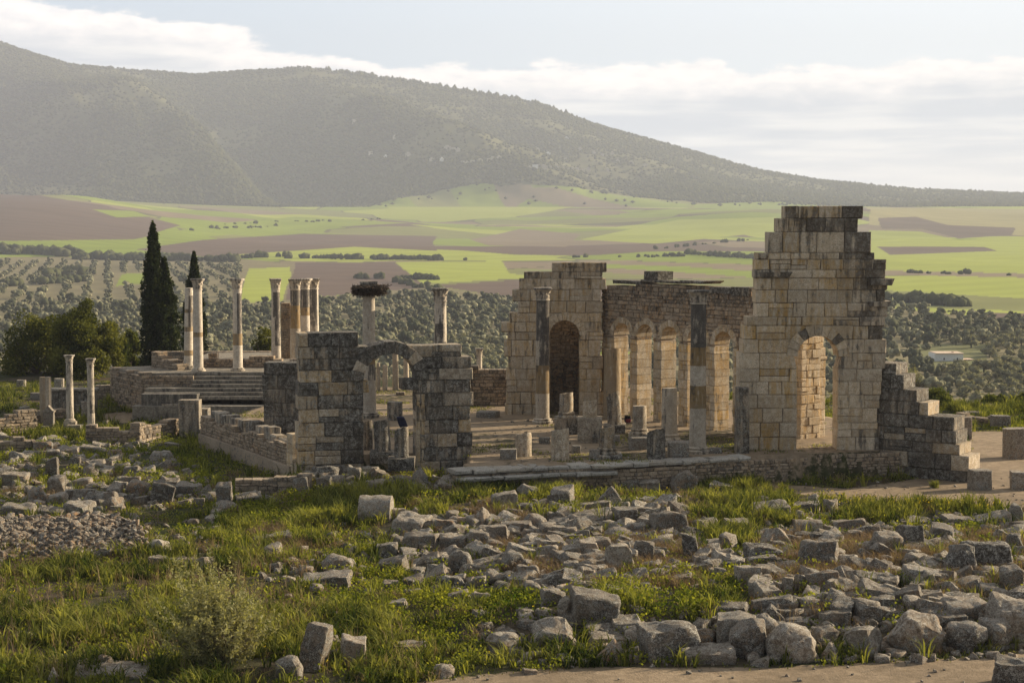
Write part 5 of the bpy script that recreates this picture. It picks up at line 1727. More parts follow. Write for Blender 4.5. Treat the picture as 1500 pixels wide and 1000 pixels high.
backpack(593, 629, 83.5, .42, .62, -.35, M_navy, M_navy, "dark navy bag slumped against the squat blue-grey stump in the gate")
backpack(919.5, 619, 88.2, .36, .36, 0, M_blackc, M_redc, "small black and red bag lying before the arcade piers")

# white farmhouse down in the olive grove
Yh = 538.0
xh, zh = at_y(1371, 529, Yh)
sc = Yh / F
zg = ghs(xh + 6, Yh)
zg = max(zg, at_y(1390, 530, Yh)[1] - .3)
root = empty("farmhouse", (xh + 5, Yh, zg), "white flat-roofed farmhouse with a low terrace wall among the olive trees", "house")


def bx(mb, x0, x1, y0, y1, z0, z1):
    mb.add([(x0, y0, z0), (x1, y0, z0), (x1, y1, z0), (x0, y1, z0), (x0, y0, z1), (x1, y0, z1), (x1, y1, z1), (x0, y1, z1)],
           [(0, 1, 5, 4), (1, 2, 6, 5), (2, 3, 7, 6), (3, 0, 4, 7), (4, 5, 6, 7), (3, 2, 1, 0)], (0, 0, .5))


X = lambda px: at_y(px, 525, Yh)[0]
Z = lambda py: at_y(1390, py, Yh)[1]
mb = MB(); bx(mb, X(1369), X(1411), Yh, Yh + 8, zg - 2, Z(518.5)); mb.build("walls", M_white, root)
mb = MB(); bx(mb, X(1371), X(1411.5), Yh - .4, Yh + 8.4, Z(518.5) + .01, Z(517)); mb.build("roof", M_roofm, root)
mb = MB(); bx(mb, X(1397), X(1399.5), Yh + 2, Yh + 3, Z(517) + .01, Z(515.5)); mb.build("chimney", M_roofm, root)
mb = MB(); bx(mb, X(1411.2), X(1435), Yh - 3, Yh - 2.6, zg - 2, Z(530)); mb.build("terrace_parapet", M_white, root)
mb = MB(); bx(mb, X(1401.5), X(1403.8), Yh - .06, Yh + .1, Z(529), Z(524)); mb.build("door", M_darkwin, root)
mb = MB(); bx(mb, X(1382), X(1384), Yh - .06, Yh + .1, Z(527), Z(524)); mb.build("window", M_darkwin, root)
mb = MB(); bx(mb, X(1411.5), X(1428), Yh + 1, Yh + 6, Z(527.4), Z(526.6))
for q in (1413, 1418, 1423, 1427):
    bx(mb, X(q), X(q) + .25, Yh + 1.1, Yh + 1.4, zg, Z(527.4) - .01)
mb.build("pergola_roof", M_roofm, root)

# village houses on the mountain's foot
r = random.Random(71)
VIL = [(543, 226), (565, 232), (598, 229), (632, 236), (647, 236), (655, 219), (663, 221), (671, 222), (678, 240), (684, 241), (692, 239), (703, 238), (716, 236), (722, 235), (731, 233), (776, 249), (784, 246), (790, 245),
       (797, 248), (806, 246), (815, 247), (824, 249), (831, 249), (838, 250), (846, 249), (853, 251), (862, 251), (890, 251), (520, 178), (788, 222), (803, 228), (828, 235), (870, 226), (882, 228), (897, 228), (850, 221), (578, 203), (830, 205), (905, 238), (925, 240), (945, 244)]
for (px_, py_) in VIL:
    d = ray(px_, py_)
    ts = np.linspace(3950, 5600, 900) / d.y
    zz = HC + d.z * ts - gh(d.x * ts, d.y * ts)
    k = int(np.argmax(zz < 0))
    if zz[k] >= 0:
        continue
    x, y, z = d.x * ts[k], d.y * ts[k], HC + d.z * ts[k]
    w, h, dd = r.uniform(8, 17), r.uniform(6, 9), r.uniform(8, 12)
    mb = MB()
    bx(mb, x - w / 2, x + w / 2, y - 4, y + dd, z - 8, z + h)
    if r.random() < .5:
        bx(mb, x - w / 4, x + w / 5, y, y + dd * .7, z + h + .01, z + h + 3.2)
    for q in range(int(w // 5)):
        bx(mb, x - w / 2 + 1.5 + q * 5, x - w / 2 + 3 + q * 5, y - 4.1, y - 3.9, z + 1.5, z + 3.5)
    mb.build("village_house", r.choice((M_white, M_plaster, M_plaster, M_plaster, M_plaster)), None, (x, y, z), label="tiny pale flat-roofed house of the hazy hillside village", cat="house", group="houses of the hillside village")


# ------------------------------------------------------------------ foliage
def quads(P, size, r_, tint, flat=.0, elong=1.0):
    """randomly turned leaf quads at P (n,3)"""
    n = len(P)
    a = nr.normal(size=(n, 3))
    a /= np.linalg.norm(a, axis=1, keepdims=True)
    b = nr.normal(size=(n, 3))
    b -= a * (a * b).sum(1, keepdims=True)
    b /= np.linalg.norm(b, axis=1, keepdims=True)
    s = (size * nr.uniform(.6, 1.35, n))[:, None] / 2
    e = s * elong
    V = np.stack([P - a * e, P - b * s * .8, P + a * e, P + b * s * .8], 1).reshape(-1, 3)
    T = np.repeat(tint, 4)
    Fc = np.arange(n * 4, dtype=np.int32).reshape(n, 4)
    return V, Fc, T


def join(parts):
    Vs, Fs, Ts, o = [], [], [], 0
    for V, Fc, T in parts:
        Vs.append(V)
        Fs.append(Fc + o)
        Ts.append(T)
        o += len(V)
    return np.concatenate(Vs), np.concatenate(Fs), np.concatenate(Ts)


def leaf_mesh(name, parts):
    V, Fc, T = join(parts)
    return np_mesh(name, V, [Fc], {"tint": ('FLOAT', 'POINT', T)})


def crown_pts(n, clumps, spread):
    """points gathered round clump centres (m,4: xyz, radius)"""
    c = clumps[nr.integers(0, len(clumps), n)]
    d = nr.normal(size=(n, 3))
    d /= np.linalg.norm(d, axis=1, keepdims=True)
    rad = c[:, 3] * nr.uniform(.35, 1, n) ** .5 * spread
    return c[:, :3] + d * rad[:, None], d[:, 2]


def trunk(name, root, h, r0, lean=0, limbs=4, seed=0, mat=None):
    r = random.Random(seed)
    mb = MB()
    lathe(mb, 0, 0, [(r0 * (1.25 - .7 * k / 6 + (.25 if k == 0 else 0)), -.3 + (h + .3) * k / 6) for k in range(7)], 9, lambda z, a: (0, 0, 0), r, r0 * .1, lean=(lean, 0))
    for k in range(limbs):
        a = r.uniform(0, 6.28)
        z0 = h * r.uniform(.45, .9)
        p = Vector((lean * z0, 0, z0))
        q = p + Vector((math.cos(a) * h * .5, math.sin(a) * h * .5, h * r.uniform(.4, .8)))
        d_ = (q - p).normalized()
        u_ = d_.orthogonal().normalized()
        v_ = d_.cross(u_)
        vs = []
        for (c_, w_) in ((p, r0 * .5), ((p + q) / 2 + Vector((0, 0, -.1)), r0 * .32), (q, r0 * .12)):
            vs += [tuple(c_ + (u_ * math.cos(t) + v_ * math.sin(t)) * w_) for t in (0, 1.26, 2.51, 3.77, 5.03)]
        mb.add(vs, [(i * 5 + j, i * 5 + (j + 1) % 5, (i + 1) * 5 + (j + 1) % 5, (i + 1) * 5 + j) for i in range(2) for j in range(5)], (0, 0, 0))
    me = bpy.data.meshes.new(name)
    me.from_pydata(mb.v, [], mb.f)
    return link(name, me, mat or M_bark, root)


def cypress(pxm, pyt, Y, zbase, width, label, twin=None, seed=0):
    x, zt = at_y(pxm, pyt, Y)
    h = zt - zbase
    root = empty("cypress_tree", (x, Y, zbase), label, "tree")
    trunk("trunk", root, h * .5, .16, 0, 0, seed)
    parts = []
    spires = [(0, 0, h, width / 2)] + ([twin] if twin else [])
    cl = []
    for (sx, sy, sh, sr) in spires:
        n = int(sh * 42)
        t = nr.uniform(.03, 1, n)
        prof = np.minimum(1, (1 - t) * 2.1) ** .75 * (.72 + .28 * np.sin(np.minimum(t * 4, 1.6)))
        a = nr.uniform(0, 2 * np.pi, n)
        rr = sr * prof * nr.uniform(.72, 1.08, n) * (.78 + .42 * vnoise(a * 1.9 + seed, t * 13, seed))
        cl.append(np.stack([sx + rr * np.cos(a), sy + rr * np.sin(a), t * sh, .16 + .14 * (1 - t)], 1))
    cl = np.concatenate(cl)
    n = int(h * 1500)
    k = nr.integers(0, len(cl), n)
    c = cl[k]
    d = nr.normal(size=(n, 3)) * np.array([.55, .55, 1.5])
    P = c[:, :3] + d * c[:, 3:4] * .55
    tint = np.clip((nr.random(len(cl))[k]) * .75 + nr.normal(0, .12, n), 0, 1)
    parts.append(quads(P, .15, None, tint, elong=1.6))
    # inner mass
    m = int(h * 380)
    t = nr.uniform(.0, .95, m)
    sidx = nr.integers(0, len(spires), m)
    sp_ = np.array(spires)[sidx]
    prof = np.minimum(1, (1 - t) * 2.1) ** .75 * .75
    a = nr.uniform(0, 2 * np.pi, m)
    rr = sp_[:, 3] * prof * np.sqrt(nr.random(m))
    parts.append(quads(np.stack([sp_[:, 0] + rr * np.cos(a), sp_[:, 1] + rr * np.sin(a), t * sp_[:, 2]], 1), .34, None, nr.random(m) * .3))
    link("crown", leaf_mesh("crown", parts), M_dark, root)
    return root


cypress(224, 328, 128, -2.2, 2.0, "tall dark cypress with a double spire behind the podium", twin=(.75, .3, 9.9, 1.05), seed=1)
cypress(284, 372, 142, -3.5, 1.75, "slender second cypress half hidden behind the temple columns", seed=2)


def round_tree(px0, px1, pyt, Y, zbase, label, mat=M_round, n=15000, leaf=.17, name="round_tree", trunk_h=.3, seed=0, dens=1.0, squash=1.0):
    xa, zt = at_y(px0, pyt, Y)
    xb_, _ = at_y(px1, pyt, Y)
    w, h = xb_ - xa, zt - zbase
    root = empty(name, ((xa + xb_) / 2, Y, zbase), label, "tree" if 'tree' in name else "bush")
    rs = np.random.default_rng(seed + 5)
    m = int(70 * dens)
    d = rs.normal(size=(m, 3))
    d /= np.linalg.norm(d, axis=1, keepdims=True)
    d[:, 2] = np.abs(d[:, 2]) * 1.1 - .22
    rad = rs.uniform(.45, 1.0, m) ** .6
    zc = h * (.38 if trunk_h > .1 else .22)
    cl = np.stack([d[:, 0] * w * .43 * rad, d[:, 1] * w * .40 * rad, zc + d[:, 2] * (h - zc) * .93 * rad, rs.uniform(.09, .17, m) * w], 1)
    cl[:, 2] = np.maximum(cl[:, 2], h * .08)
    k = rs.integers(0, m, n)
    dd = rs.normal(size=(n, 3))
    dd /= np.linalg.norm(dd, axis=1, keepdims=True)
    P = cl[k, :3] + dd * (cl[k, 3] * rs.uniform(.15, 1, n) ** .45)[:, None]
    P[:, 2] = np.maximum(P[:, 2], .02)
    tint = np.clip(rs.random(m)[k] * .7 + rs.normal(.1, .13, n), 0, 1)
    link("crown", leaf_mesh("crown", [quads(P, leaf, None, tint)]), mat, root)
    trunk("trunk", root, max(h * .45, .4), .03 * w + .04, 0, 5, seed)
    return root


round_tree(-4, 112, 444, 124, -2.6, "dark round tree at the picture's edge beyond the yard", seed=1, n=17000)
round_tree(66, 188, 424, 121, -2.2, "broad round tree with sunlit yellow-green flank next to the double cypress", seed=2, n=26000, mat=M_round)
round_tree(165, 214, 474, 130, -2.6, "smaller tree wedged between the broad round tree and the double cypress", seed=3, n=7000, mat=M_bush)
round_tree(362, 414, 466, 128, -3, "dark bushy tree behind the temple columns", seed=4, n=9000)
round_tree(448, 482, 470, 131, -3, "small tree showing behind the last temple columns", seed=5, n=5000, mat=M_bush)
round_tree(264, 300, 452, 150, -6, "narrow dark tree behind the leaning temple column", seed=6, n=6000, mat=M_dark)
round_tree(1338, 1398, 567, 108, -1.4, "dome-shaped green bush beyond the stepped buttress", M_bush, 9000, .13, "round_bush", 0, 7)
round_tree(1434, 1478, 576, 110, -1.4, "yellowing leafy bush on the scrub edge", M_bush, 5000, .15, "leafy_bush", 0, 8)
round_tree(1478, 1530, 577, 110, -1.4, "dark prickly bush at the picture's edge beyond the column drum", M_round, 5000, .14, "prickly_bush", 0, 9)
round_tree(1390, 1440, 590, 112, -1.7, "low pale scrub between the dome-shaped and the yellowing bush", M_shrub, 4500, .12, "low_bush", 0, 10)
round_tree(1455, 1560, 592, 108, -1.6, "wide green thicket behind the dark squared block", M_bush, 6500, .13, "thicket_bush", 0, 11)

# bare thorny bush: twigs only
xb2, _ = at_y(1326, 560, 112)
root = empty("bare_bush", (xb2, 112, -1.6), "leafless brown twiggy bush behind the stepped buttress", "bush")
r = random.Random(81)
mb = MB()


def twig(mb, p, d, L, w, depth):
    q = p + d * L
    u_ = d.orthogonal().normalized() * w
    v_ = d.cross(u_).normalized() * w
    mb.add([tuple(p + u_), tuple(p - u_ * .5 + v_ * .87), tuple(p - u_ * .5 - v_ * .87), tuple(q + u_ * .6), tuple(q - u_ * .3 + v_ * .5), tuple(q - u_ * .3 - v_ * .5)], [(0, 1, 4, 3), (1, 2, 5, 4), (2, 0, 3, 5)], (0, 0, 0))
    if depth:
        for _ in range(3 if depth > 1 else 2):
            nd = (d + Vector((r.gauss(0, .45), r.gauss(0, .45), r.gauss(.08, .3)))).normalized()
            twig(mb, p + d * L * r.uniform(.5, 1), nd, L * r.uniform(.6, .85), w * .62, depth - 1)


for k in range(16):
    a = r.uniform(0, 6.28)
    twig(mb, Vector((r.uniform(-.5, .5), r.uniform(-.4, .4), -.1)), Vector((math.cos(a) * .6, math.sin(a) * .5, 1)).normalized(), r.uniform(.75, 1.15), .028, 4)
me = bpy.data.meshes.new("branches")
me.from_pydata(mb.v, [], mb.f)
link("branches", me, M_twig, root)
P, _ = crown_pts(2600, np.array([[r.uniform(-1.1, 1.1), r.uniform(-.8, .8), r.uniform(.9, 2.6), .4] for _ in range(30)]), 1)
link("leaves", leaf_mesh("leaves", [quads(P, .06, None, nr.random(2600))]), M_shrub, root)

# big grey-green shrub in the foreground
gx, gy, gz = ground(318, 978)
root = empty("grey_shrub", (gx, gy, gz), "large feathery grey-green shrub rising from the foreground grass", "shrub")
mb = MB()
for k in range(70):
    a = r.uniform(0, 6.28)
    sl = r.uniform(.1, .8)
    twig(mb, Vector((r.uniform(-.5, .5), r.uniform(-.5, .5), -.05)), Vector((math.cos(a) * sl, math.sin(a) * sl, 1)).normalized(), r.uniform(.45, .8), .011, 3)
me = bpy.data.meshes.new("branches")
me.from_pydata(mb.v, [], mb.f)
link("branches", me, M_bark, root)
stems = []
for k in range(230):
    a = nr.uniform(0, 2 * np.pi)
    sl = abs(nr.normal(.38, .30))
    L_ = nr.uniform(1.3, 3.1) * (1 - .28 * min(sl, 1.2)) * (1.12 if math.cos(a) < .3 else .85)
    b0 = np.array([nr.normal(0, .30), nr.normal(0, .28), 0])
    dr = np.array([math.cos(a) * sl, math.sin(a) * sl, 1])
    dr /= np.linalg.norm(dr)
    t = nr.uniform(.18, 1, 95)[:, None]
    stems.append(b0 + dr * L_ * t + np.array([dr[0], dr[1], -.5]) * .35 * t ** 2 + nr.normal(0, .055, (95, 3)) * (1.3 - t * .6))
P = np.concatenate(stems)
P[:, 2] = np.maximum(P[:, 2], .02)
n = len(P)
link("leaves", leaf_mesh("leaves", [quads(P, .05, None, np.clip(.25 + .6 * nr.random(n), 0, 1), elong=2.2)]), M_shrub, root)


# ------------------------------------------------------------------ olive groves and mountain woods
def ico(sub):
    bm = bmesh.new()
    bmesh.ops.create_icosphere(bm, subdivisions=sub, radius=1)
    V = np.array([tuple(v.co) for v in bm.verts])
    Fc = np.array([[v.index for v in f.verts] for f in bm.faces])
    bm.free()
    return V, Fc


I1, I2 = ico(1), ico(2)


def blob(c, rad, ic, rs, rough=.25):
    V, Fc = ic
    s = 1 + rs.uniform(-rough, rough, len(V))
    return V * s[:, None] * np.array(rad) + np.array(c), Fc


def olive_variant(rs, near=True):
    Vs, Fs, Ts, o = [], [], [], 0
    wd = rs.uniform(.8, 1.3)
    for k in range(9 if near else 8):
        c = (rs.normal(0, .8) * wd, rs.normal(0, .8) * wd, rs.uniform(1.3, 3.6))
        q = rs.uniform(.45, 1.05) if near else rs.uniform(.5, 1.1)
        V, Fc = blob(c, (q, q, q * .85), I2 if near else I1, rs, .38 if near else .42)
        Vs.append(V); Fs.append(Fc + o); Ts.append(np.clip(rs.uniform(.0, .8) + rs.uniform(-.35, .35, len(V)), 0, 1)); o += len(V)
    V, T = np.concatenate(Vs), np.concatenate(Ts)
    return V, np.concatenate(Fs), T


rs = np.random.default_rng(99)
GROVE = [[(-300, 382), (330, 380), (355, 388), (352, 448), (430, 446), (640, 430), (760, 440), (1300, 455), (1420, 462), (1600, 478), (1600, 620), (-300, 620)]]
HOLES = [[(355, 386), (430, 386), (432, 446), (350, 448)], [(175, 400), (240, 396), (252, 414), (170, 422)], [(868, 508), (935, 512), (930, 523), (876, 523)], [(1362, 510), (1440, 510), (1441, 543), (1360, 541)], [(20, 418), (90, 414), (95, 424), (20, 428)]]
pts = []
n = 60000
yy = np.sqrt(rs.uniform(235 ** 2, 1420 ** 2, n))
xx = rs.uniform(-.34, .34, n) * yy
zz = gh(xx, yy)
qx_, qy_ = proj(xx, yy, zz)
ok = inpoly(qx_, qy_, GROVE[0])
for hpoly in HOLES:
    ok &= ~inpoly(qx_, qy_, hpoly)
# planted in rows on the left, loose elsewhere
u1 = (xx * .93 + yy * .22) / 11.0
rowok = np.abs(u1 - np.round(u1)) < .13
ok &= np.where((qx_ < 350) & (qy_ < 445), rowok & (rs.random(n) < .9), rs.random(n) < np.where(qy_ > 440, .8, .22) * (.22 + .78 * (fbm(xx / 60, yy / 90, 15, 3) > .43)))
xx, yy, zz = xx[ok], yy[ok], zz[ok]
order = np.argsort(yy)
xx, yy, zz = xx[order], yy[order], zz[order]
# thin out by distance between neighbours
keep = []
cells = {}
for i in range(len(xx)):
    cde = (int(xx[i] // 5.2), int(yy[i] // 5.2))
    if any((cde[0] + a, cde[1] + b) in cells and (xx[cells[(cde[0] + a, cde[1] + b)]] - xx[i]) ** 2 + (yy[cells[(cde[0] + a, cde[1] + b)]] - yy[i]) ** 2 < 17 for a in (-1, 0, 1) for b in (-1, 0, 1)):
        continue
    cells[cde] = i
    keep.append(i)
xx, yy, zz = xx[keep], yy[keep], zz[keep]
qx_, qy_ = proj(xx, yy, zz + 3)
infr = (qx_ > -10) & (qx_ < 1510) & (qy_ < 600)
# nearest visible trees stand as things of their own; those screened by the ruins are not counted among them
scr = inpoly(qx_, qy_, [(432, 487), (690, 500), (690, 700), (432, 700)]) | inpoly(qx_, qy_, [(736, 390), (1110, 410), (1300, 300), (1420, 640), (736, 700)]) | inpoly(qx_, qy_, [(0, 445), (215, 430), (215, 640), (0, 640)]) | (qy_ > 585)
near_idx = [i for i in np.nonzero(infr & ~scr)[0]][:280]
nset = set(near_idx)
var = []
for k in range(6):
    V, Fc, T = olive_variant(rs)
    me = np_mesh("olive_tree", V, [Fc], {"tint": ('FLOAT', 'POINT', T)}, True)
    P, _ = crown_pts(1, np.array([[0, 0, 2, 1.]]), 1)
    nq = 700
    pick = V[rs.integers(0, len(V), nq)] * rs.uniform(.98, 1.1, (nq, 1))
    V2, F2, T2 = quads(pick, .34, None, rs.random(nq))
    tv = np.array([[math.cos(a) * .22, math.sin(a) * .22, z] for z in (-.4, 2.2) for a in np.linspace(0, 2 * math.pi, 7)[:6]])
    tf = np.array([[i, (i + 1) % 6, 6 + (i + 1) % 6, 6 + i] for i in range(6)])
    bpy.data.meshes.remove(me)
    Vall = np.concatenate([V, V2, tv])
    me = np_mesh("olive_tree", Vall, [Fc, F2 + len(V), tf + len(V) + len(V2)], {"tint": ('FLOAT', 'POINT', np.concatenate([T, T2, np.zeros(12)]))})
    me.materials.append(M_olive)
    var.append(me)
for i in near_idx:
    o = link("olive_tree", var[int(rs.integers(0, 6))], None, None, (xx[i], yy[i], zz[i] - .2), "grey-green olive tree among many alike filling the valley grove", "tree", "olive trees of the valley grove")
    s_ = rs.uniform(.6, 1.2)
    o.scale = (s_, s_, s_ * rs.uniform(.85, 1.1))
    o.rotation_euler = (0, 0, rs.uniform(0, 6.28))
var2 = [olive_variant(rs, True) for _ in range(2)] + [olive_variant(rs, False) for _ in range(4)]
Vs, Fs, Ts, o_ = [], [], [], 0
for i in range(len(xx)):
    if i in nset:
        continue
    V, Fc, T = var2[int(rs.integers(0, 2))] if yy[i] < 520 else var2[2 + int(rs.integers(0, 4))]
    a = rs.uniform(0, 6.28)
    s_ = rs.choice((.55, .75, .9, 1.05, 1.35)) * rs.uniform(.88, 1.12) * (1 if yy[i] < 900 else .85)
    tv_ = rs.choice((-.6, -.3, -.1, .1, .3))
    ca, sa = math.cos(a) * s_, math.sin(a) * s_
    Vs.append(np.stack([V[:, 0] * ca - V[:, 1] * sa + xx[i], V[:, 0] * sa + V[:, 1] * ca + yy[i], V[:, 2] * s_ * (1.25 if tv_ < -.5 else 1) + zz[i] - .6], 1))
    Fs.append(Fc + o_)
    Ts.append(np.clip(T + tv_, 0, 1))
    o_ += len(V)
link("olive_woods", np_mesh("olive_woods", np.concatenate(Vs), [np.concatenate(Fs)], {"tint": ('FLOAT', 'POINT', np.concatenate(Ts))}), M_olive, kind="stuff",
     label="distant olive grove reading as one grey-green mass")

# hedges and tree lines between fields, bushes in the valley
Vs, Fs, Ts, o_ = [], [], [], 0


def scatter_line(p0, p1, n, size, jit=1.0, lo=.0):
    global o_
    for k in range(n):
        t = rs.random()
        px_, py_ = p0[0] + (p1[0] - p0[0]) * t + rs.normal(0, jit), p0[1] + (p1[1] - p0[1]) * t + rs.normal(0, jit * .25)
        d = ray(px_, py_)
        ts = (1 / np.linspace(1 / 300, 1 / 3800, 500)) / d.y
        q = HC + d.z * ts - gh(d.x * ts, d.y * ts)
        i = int(np.argmax(q < 0))
        if q[i] >= 0:
            continue
        x, y, z = d.x * ts[i], d.y * ts[i], HC + d.z * ts[i]
        s_ = size * rs.uniform(.5, 1.2)
        for b in range(3):
            V, Fc = blob((x + rs.normal(0, s_ * .5), y + rs.normal(0, s_ * .3), z + s_ * rs.uniform(.3, .7)), (s_ * .7, s_ * .7, s_ * .6), I1, rs, .3)
            Vs.append(V); Fs.append(Fc + o_); Ts.append(np.clip(rs.random(len(V)) * .6 + lo, 0, 1)); o_ += len(V)


for (a, b, n_, s_) in [((0, 372), (110, 376), 60, 7), ((110, 380), (350, 384), 70, 6), ((420, 379), (700, 382), 40, 4.5), ((280, 338), (420, 332), 14, 4), ((0, 420), (130, 412), 30, 4), ((60, 406), (120, 402), 16, 5), ((520, 408), (640, 410), 18, 3.6),
                      ((575, 412), (640, 428), 14, 3.5), ((820, 378), (1000, 376), 14, 3.5), ((1000, 372), (1110, 380), 24, 4), ((1300, 442), (1420, 450), 20, 4.5), ((330, 380), (420, 376), 14, 5), ((320, 330), (560, 322), 22, 3.5), ((960, 366), (1100, 352), 12, 3.5), ((1330, 400), (1500, 404), 10, 3)]:
    scatter_line(a, b, n_, s_)
link("hedge_woods", np_mesh("hedge_woods", np.concatenate(Vs), [np.concatenate(Fs)], {"tint": ('FLOAT', 'POINT', np.concatenate(Ts))}), M_hedge, kind="stuff", label="dark hedges and tree lines between the valley fields")

# woods on the mountain, with pines along the ridge
n = 100000
uu = rs.uniform(-.34, .34, n)
yy = rs.uniform(3900, 5640, n)
dens_ = np.clip((.62 - fbm(uu * yy / 210, yy / 210, 91, 4)) * 4 + .25, .12, 1)
tt_ = (yy - D_M) / (D_R - D_M)
foot2 = (750 + F * uu > 520 + 300 * tt_) & (tt_ < .08 + .16 * (fbm(uu * 16, uu * 0 + 4, 93, 3) - .35) + .035 * np.exp(-((750 + F * uu - 650) / 170) ** 2))
ok = rs.random(n) < dens_ * np.where(foot2, .04, 1) * np.where(uu > .02, .8, 1)
uu, yy = uu[ok], yy[ok]
ur = np.concatenate([rs.uniform(-.34, .20, 1500), rs.uniform(-.05, .34, 160)])
yr = rs.uniform(5560, 5620, len(ur))
uu, yy = np.concatenate([uu, ur]), np.concatenate([yy, yr])
rd = np.concatenate([np.zeros(len(uu) - len(ur)), np.ones(len(ur))])
xx = uu * yy
zz = gh(xx, yy)
V0, F0 = I1
V0h = np.array([[0, 0, 1.], [1, 0, 0], [0, 1, 0], [-1, 0, 0], [0, -1, 0], [0, 0, -.6]])
F0h = np.array([[0, 1, 2], [0, 2, 3], [0, 3, 4], [0, 4, 1], [5, 2, 1], [5, 3, 2], [5, 4, 3], [5, 1, 4]])
m_ = len(xx)
pr_ = 750 + F * uu
pine = (rd > 0) & (pr_ > 480) & (pr_ < 840) & (rs.random(m_) < .5)
sc_ = np.where(rd > 0, np.where(pine, rs.uniform(5, 8, m_), rs.uniform(2.5, 5, m_)), rs.uniform(3.2, 6.8, m_))
hs_ = np.where(rd > 0, np.where(pine, rs.uniform(1.0, 1.7, m_), rs.uniform(.6, 1.1, m_)), rs.uniform(.6, 1.0, m_))
V = V0h[None] * (1 + rs.uniform(-.3, .3, (m_, 6, 1))) * np.stack([sc_, sc_, sc_ * hs_], 1)[:, None, :] + np.stack([xx, yy, zz + sc_ * .45], 1)[:, None, :]
Fc = (F0h[None] + (np.arange(m_) * 6)[:, None, None]).reshape(-1, 3)
link("mountain_woods", np_mesh("mountain_woods", V.reshape(-1, 3), [Fc], {"tint": ('FLOAT', 'POINT', np.repeat(rs.random(m_), 6))}), M_pine, kind="stuff", label="pine and olive woods covering the hazy mountain")

# ------------------------------------------------------------------ grass, herbs, flowers
FT = np.array(foot)


def free(x, y, k=.8):
    ok = np.ones(len(x), bool)
    for (fx, fy, fr_) in foot:
        ok &= ((x - fx) ** 2 + (y - fy) ** 2) > (fr_ * k) ** 2
    return ok


def cand(n, y0=40, y1=112):
    y = np.sqrt(nr.uniform(y0 ** 2, y1 ** 2, n))
    x = nr.uniform(-.345, .345, n) * y
    z = gh(x, y)
    px_, py_ = proj(x, y, z)
    bare = np.zeros(n, bool)
    for p in PATHS:
        bare |= inpoly(px_, py_, p)
    return x, y, z, px_, py_, bare, inpoly(x, y, COURT)


def blades(x, y, z, per, hgt, width, lean, tint, spread=.10):
    """tufts of bent blades"""
    n = len(x)
    k = n * per
    bx_ = np.repeat(x, per) + nr.normal(0, spread, k)
    by_ = np.repeat(y, per) + nr.normal(0, spread, k)
    bz_ = np.repeat(z, per) - .03
    H = np.repeat(hgt, per) * nr.uniform(.55, 1.15, k)
    a = nr.uniform(0, 2 * np.pi, k)
    ln = np.abs(nr.normal(lean, .22, k))
    dx, dy = np.cos(a), np.sin(a)
    px_, py_ = -dy, dx
    w = np.repeat(width, per) * nr.uniform(.6, 1.3, k) / 2
    mid = np.stack([bx_ + dx * H * ln * .35, by_ + dy * H * ln * .35, bz_ + H * .6], 1)
    tip = np.stack([bx_ + dx * H * ln * 1.0, by_ + dy * H * ln * 1.0, bz_ + H * (1 - .25 * ln)], 1)
    b = np.stack([bx_, by_, bz_], 1)
    s = np.stack([px_ * w, py_ * w, np.zeros(k)], 1)
    V = np.stack([b - s, b + s, mid + s * .8, mid - s * .8, tip], 1).reshape(-1, 3)
    i = np.arange(k)[:, None] * 5
    Q = i + np.array([[0, 1, 2, 3]])
    T3 = i + np.array([[3, 2, 4]])
    tt = np.repeat(np.clip(np.repeat(tint, per) + nr.normal(0, .26, k), 0, 1), 5)
    return V, Q, T3, tt


LONG = [([(-50, 805), (230, 815), (420, 800), (470, 880), (640, 940), (640, 1010), (-50, 1040)], 1.0),
        ([(440, 705), (560, 712), (730, 708), (760, 745), (640, 752), (430, 790), (380, 770)], .8),
        ([(1000, 705), (1110, 700), (1180, 725), (1140, 800), (1010, 800), (990, 730)], 1.0),
        ([(720, 680), (850, 700), (850, 760), (720, 770)], .5), ([(1230, 722), (1480, 735), (1480, 762), (1230, 768)], .9),
        ([(640, 940), (860, 955), (1050, 975), (1040, 985), (640, 990)], .7), ([(300, 725), (470, 730), (470, 800), (300, 800)], .5),
        ([(1060, 950), (1490, 940), (1490, 970), (1060, 985)], .35), ([(0, 600), (230, 605), (270, 640), (0, 650)], .3), ([(130, 590), (210, 575), (270, 600), (220, 615)], .6),
        ([(1370, 595), (1560, 600), (1560, 626), (1420, 612)], 1.2), ([(850, 860), (1090, 860), (1090, 905), (920, 905)], .5)]
x, y, z, px_, py_, bare, inc = cand(150000)
dn = np.full(len(x), .10)
for p, w in LONG:
    dn = np.where(inpoly(px_, py_, p), w, dn)
RF = [[(690, 755), (1000, 770), (1100, 830), (1060, 870), (880, 858), (640, 870), (585, 800)], [(1110, 770), (1510, 765), (1510, 930), (1110, 930)], [(0, 645), (215, 645), (300, 700), (310, 742), (0, 750)]]
for p in RF:
    dn = np.where(inpoly(px_, py_, p), .035, dn)
dn *= np.clip((fbm(x / 1.5, y / 1.8, 41, 3) - .40) * 4.2, .03, 1.2)
ok = (nr.random(len(x)) < dn * .62) & ~bare & ~inc & free(x, y, .45)
x, y, z = x[ok], y[ok], z[ok]
n = len(x)
hg = nr.uniform(.24, .80, n) * (.55 + .85 * fbm(x / 3, y / 3, 45, 2))
V, Q, T3, tt = blades(x, y, z, 13, hg, np.full(n, .042), .62, np.clip(fbm(x / 1.2, y / 1.2, 46, 2) * 1.3 - .22, 0, 1), .07)
link("grass", np_mesh("grass", V, [Q, T3], {"tint": ('FLOAT', 'POINT', tt)}), M_grass, kind="stuff", label="long tufted green grass between the stones")

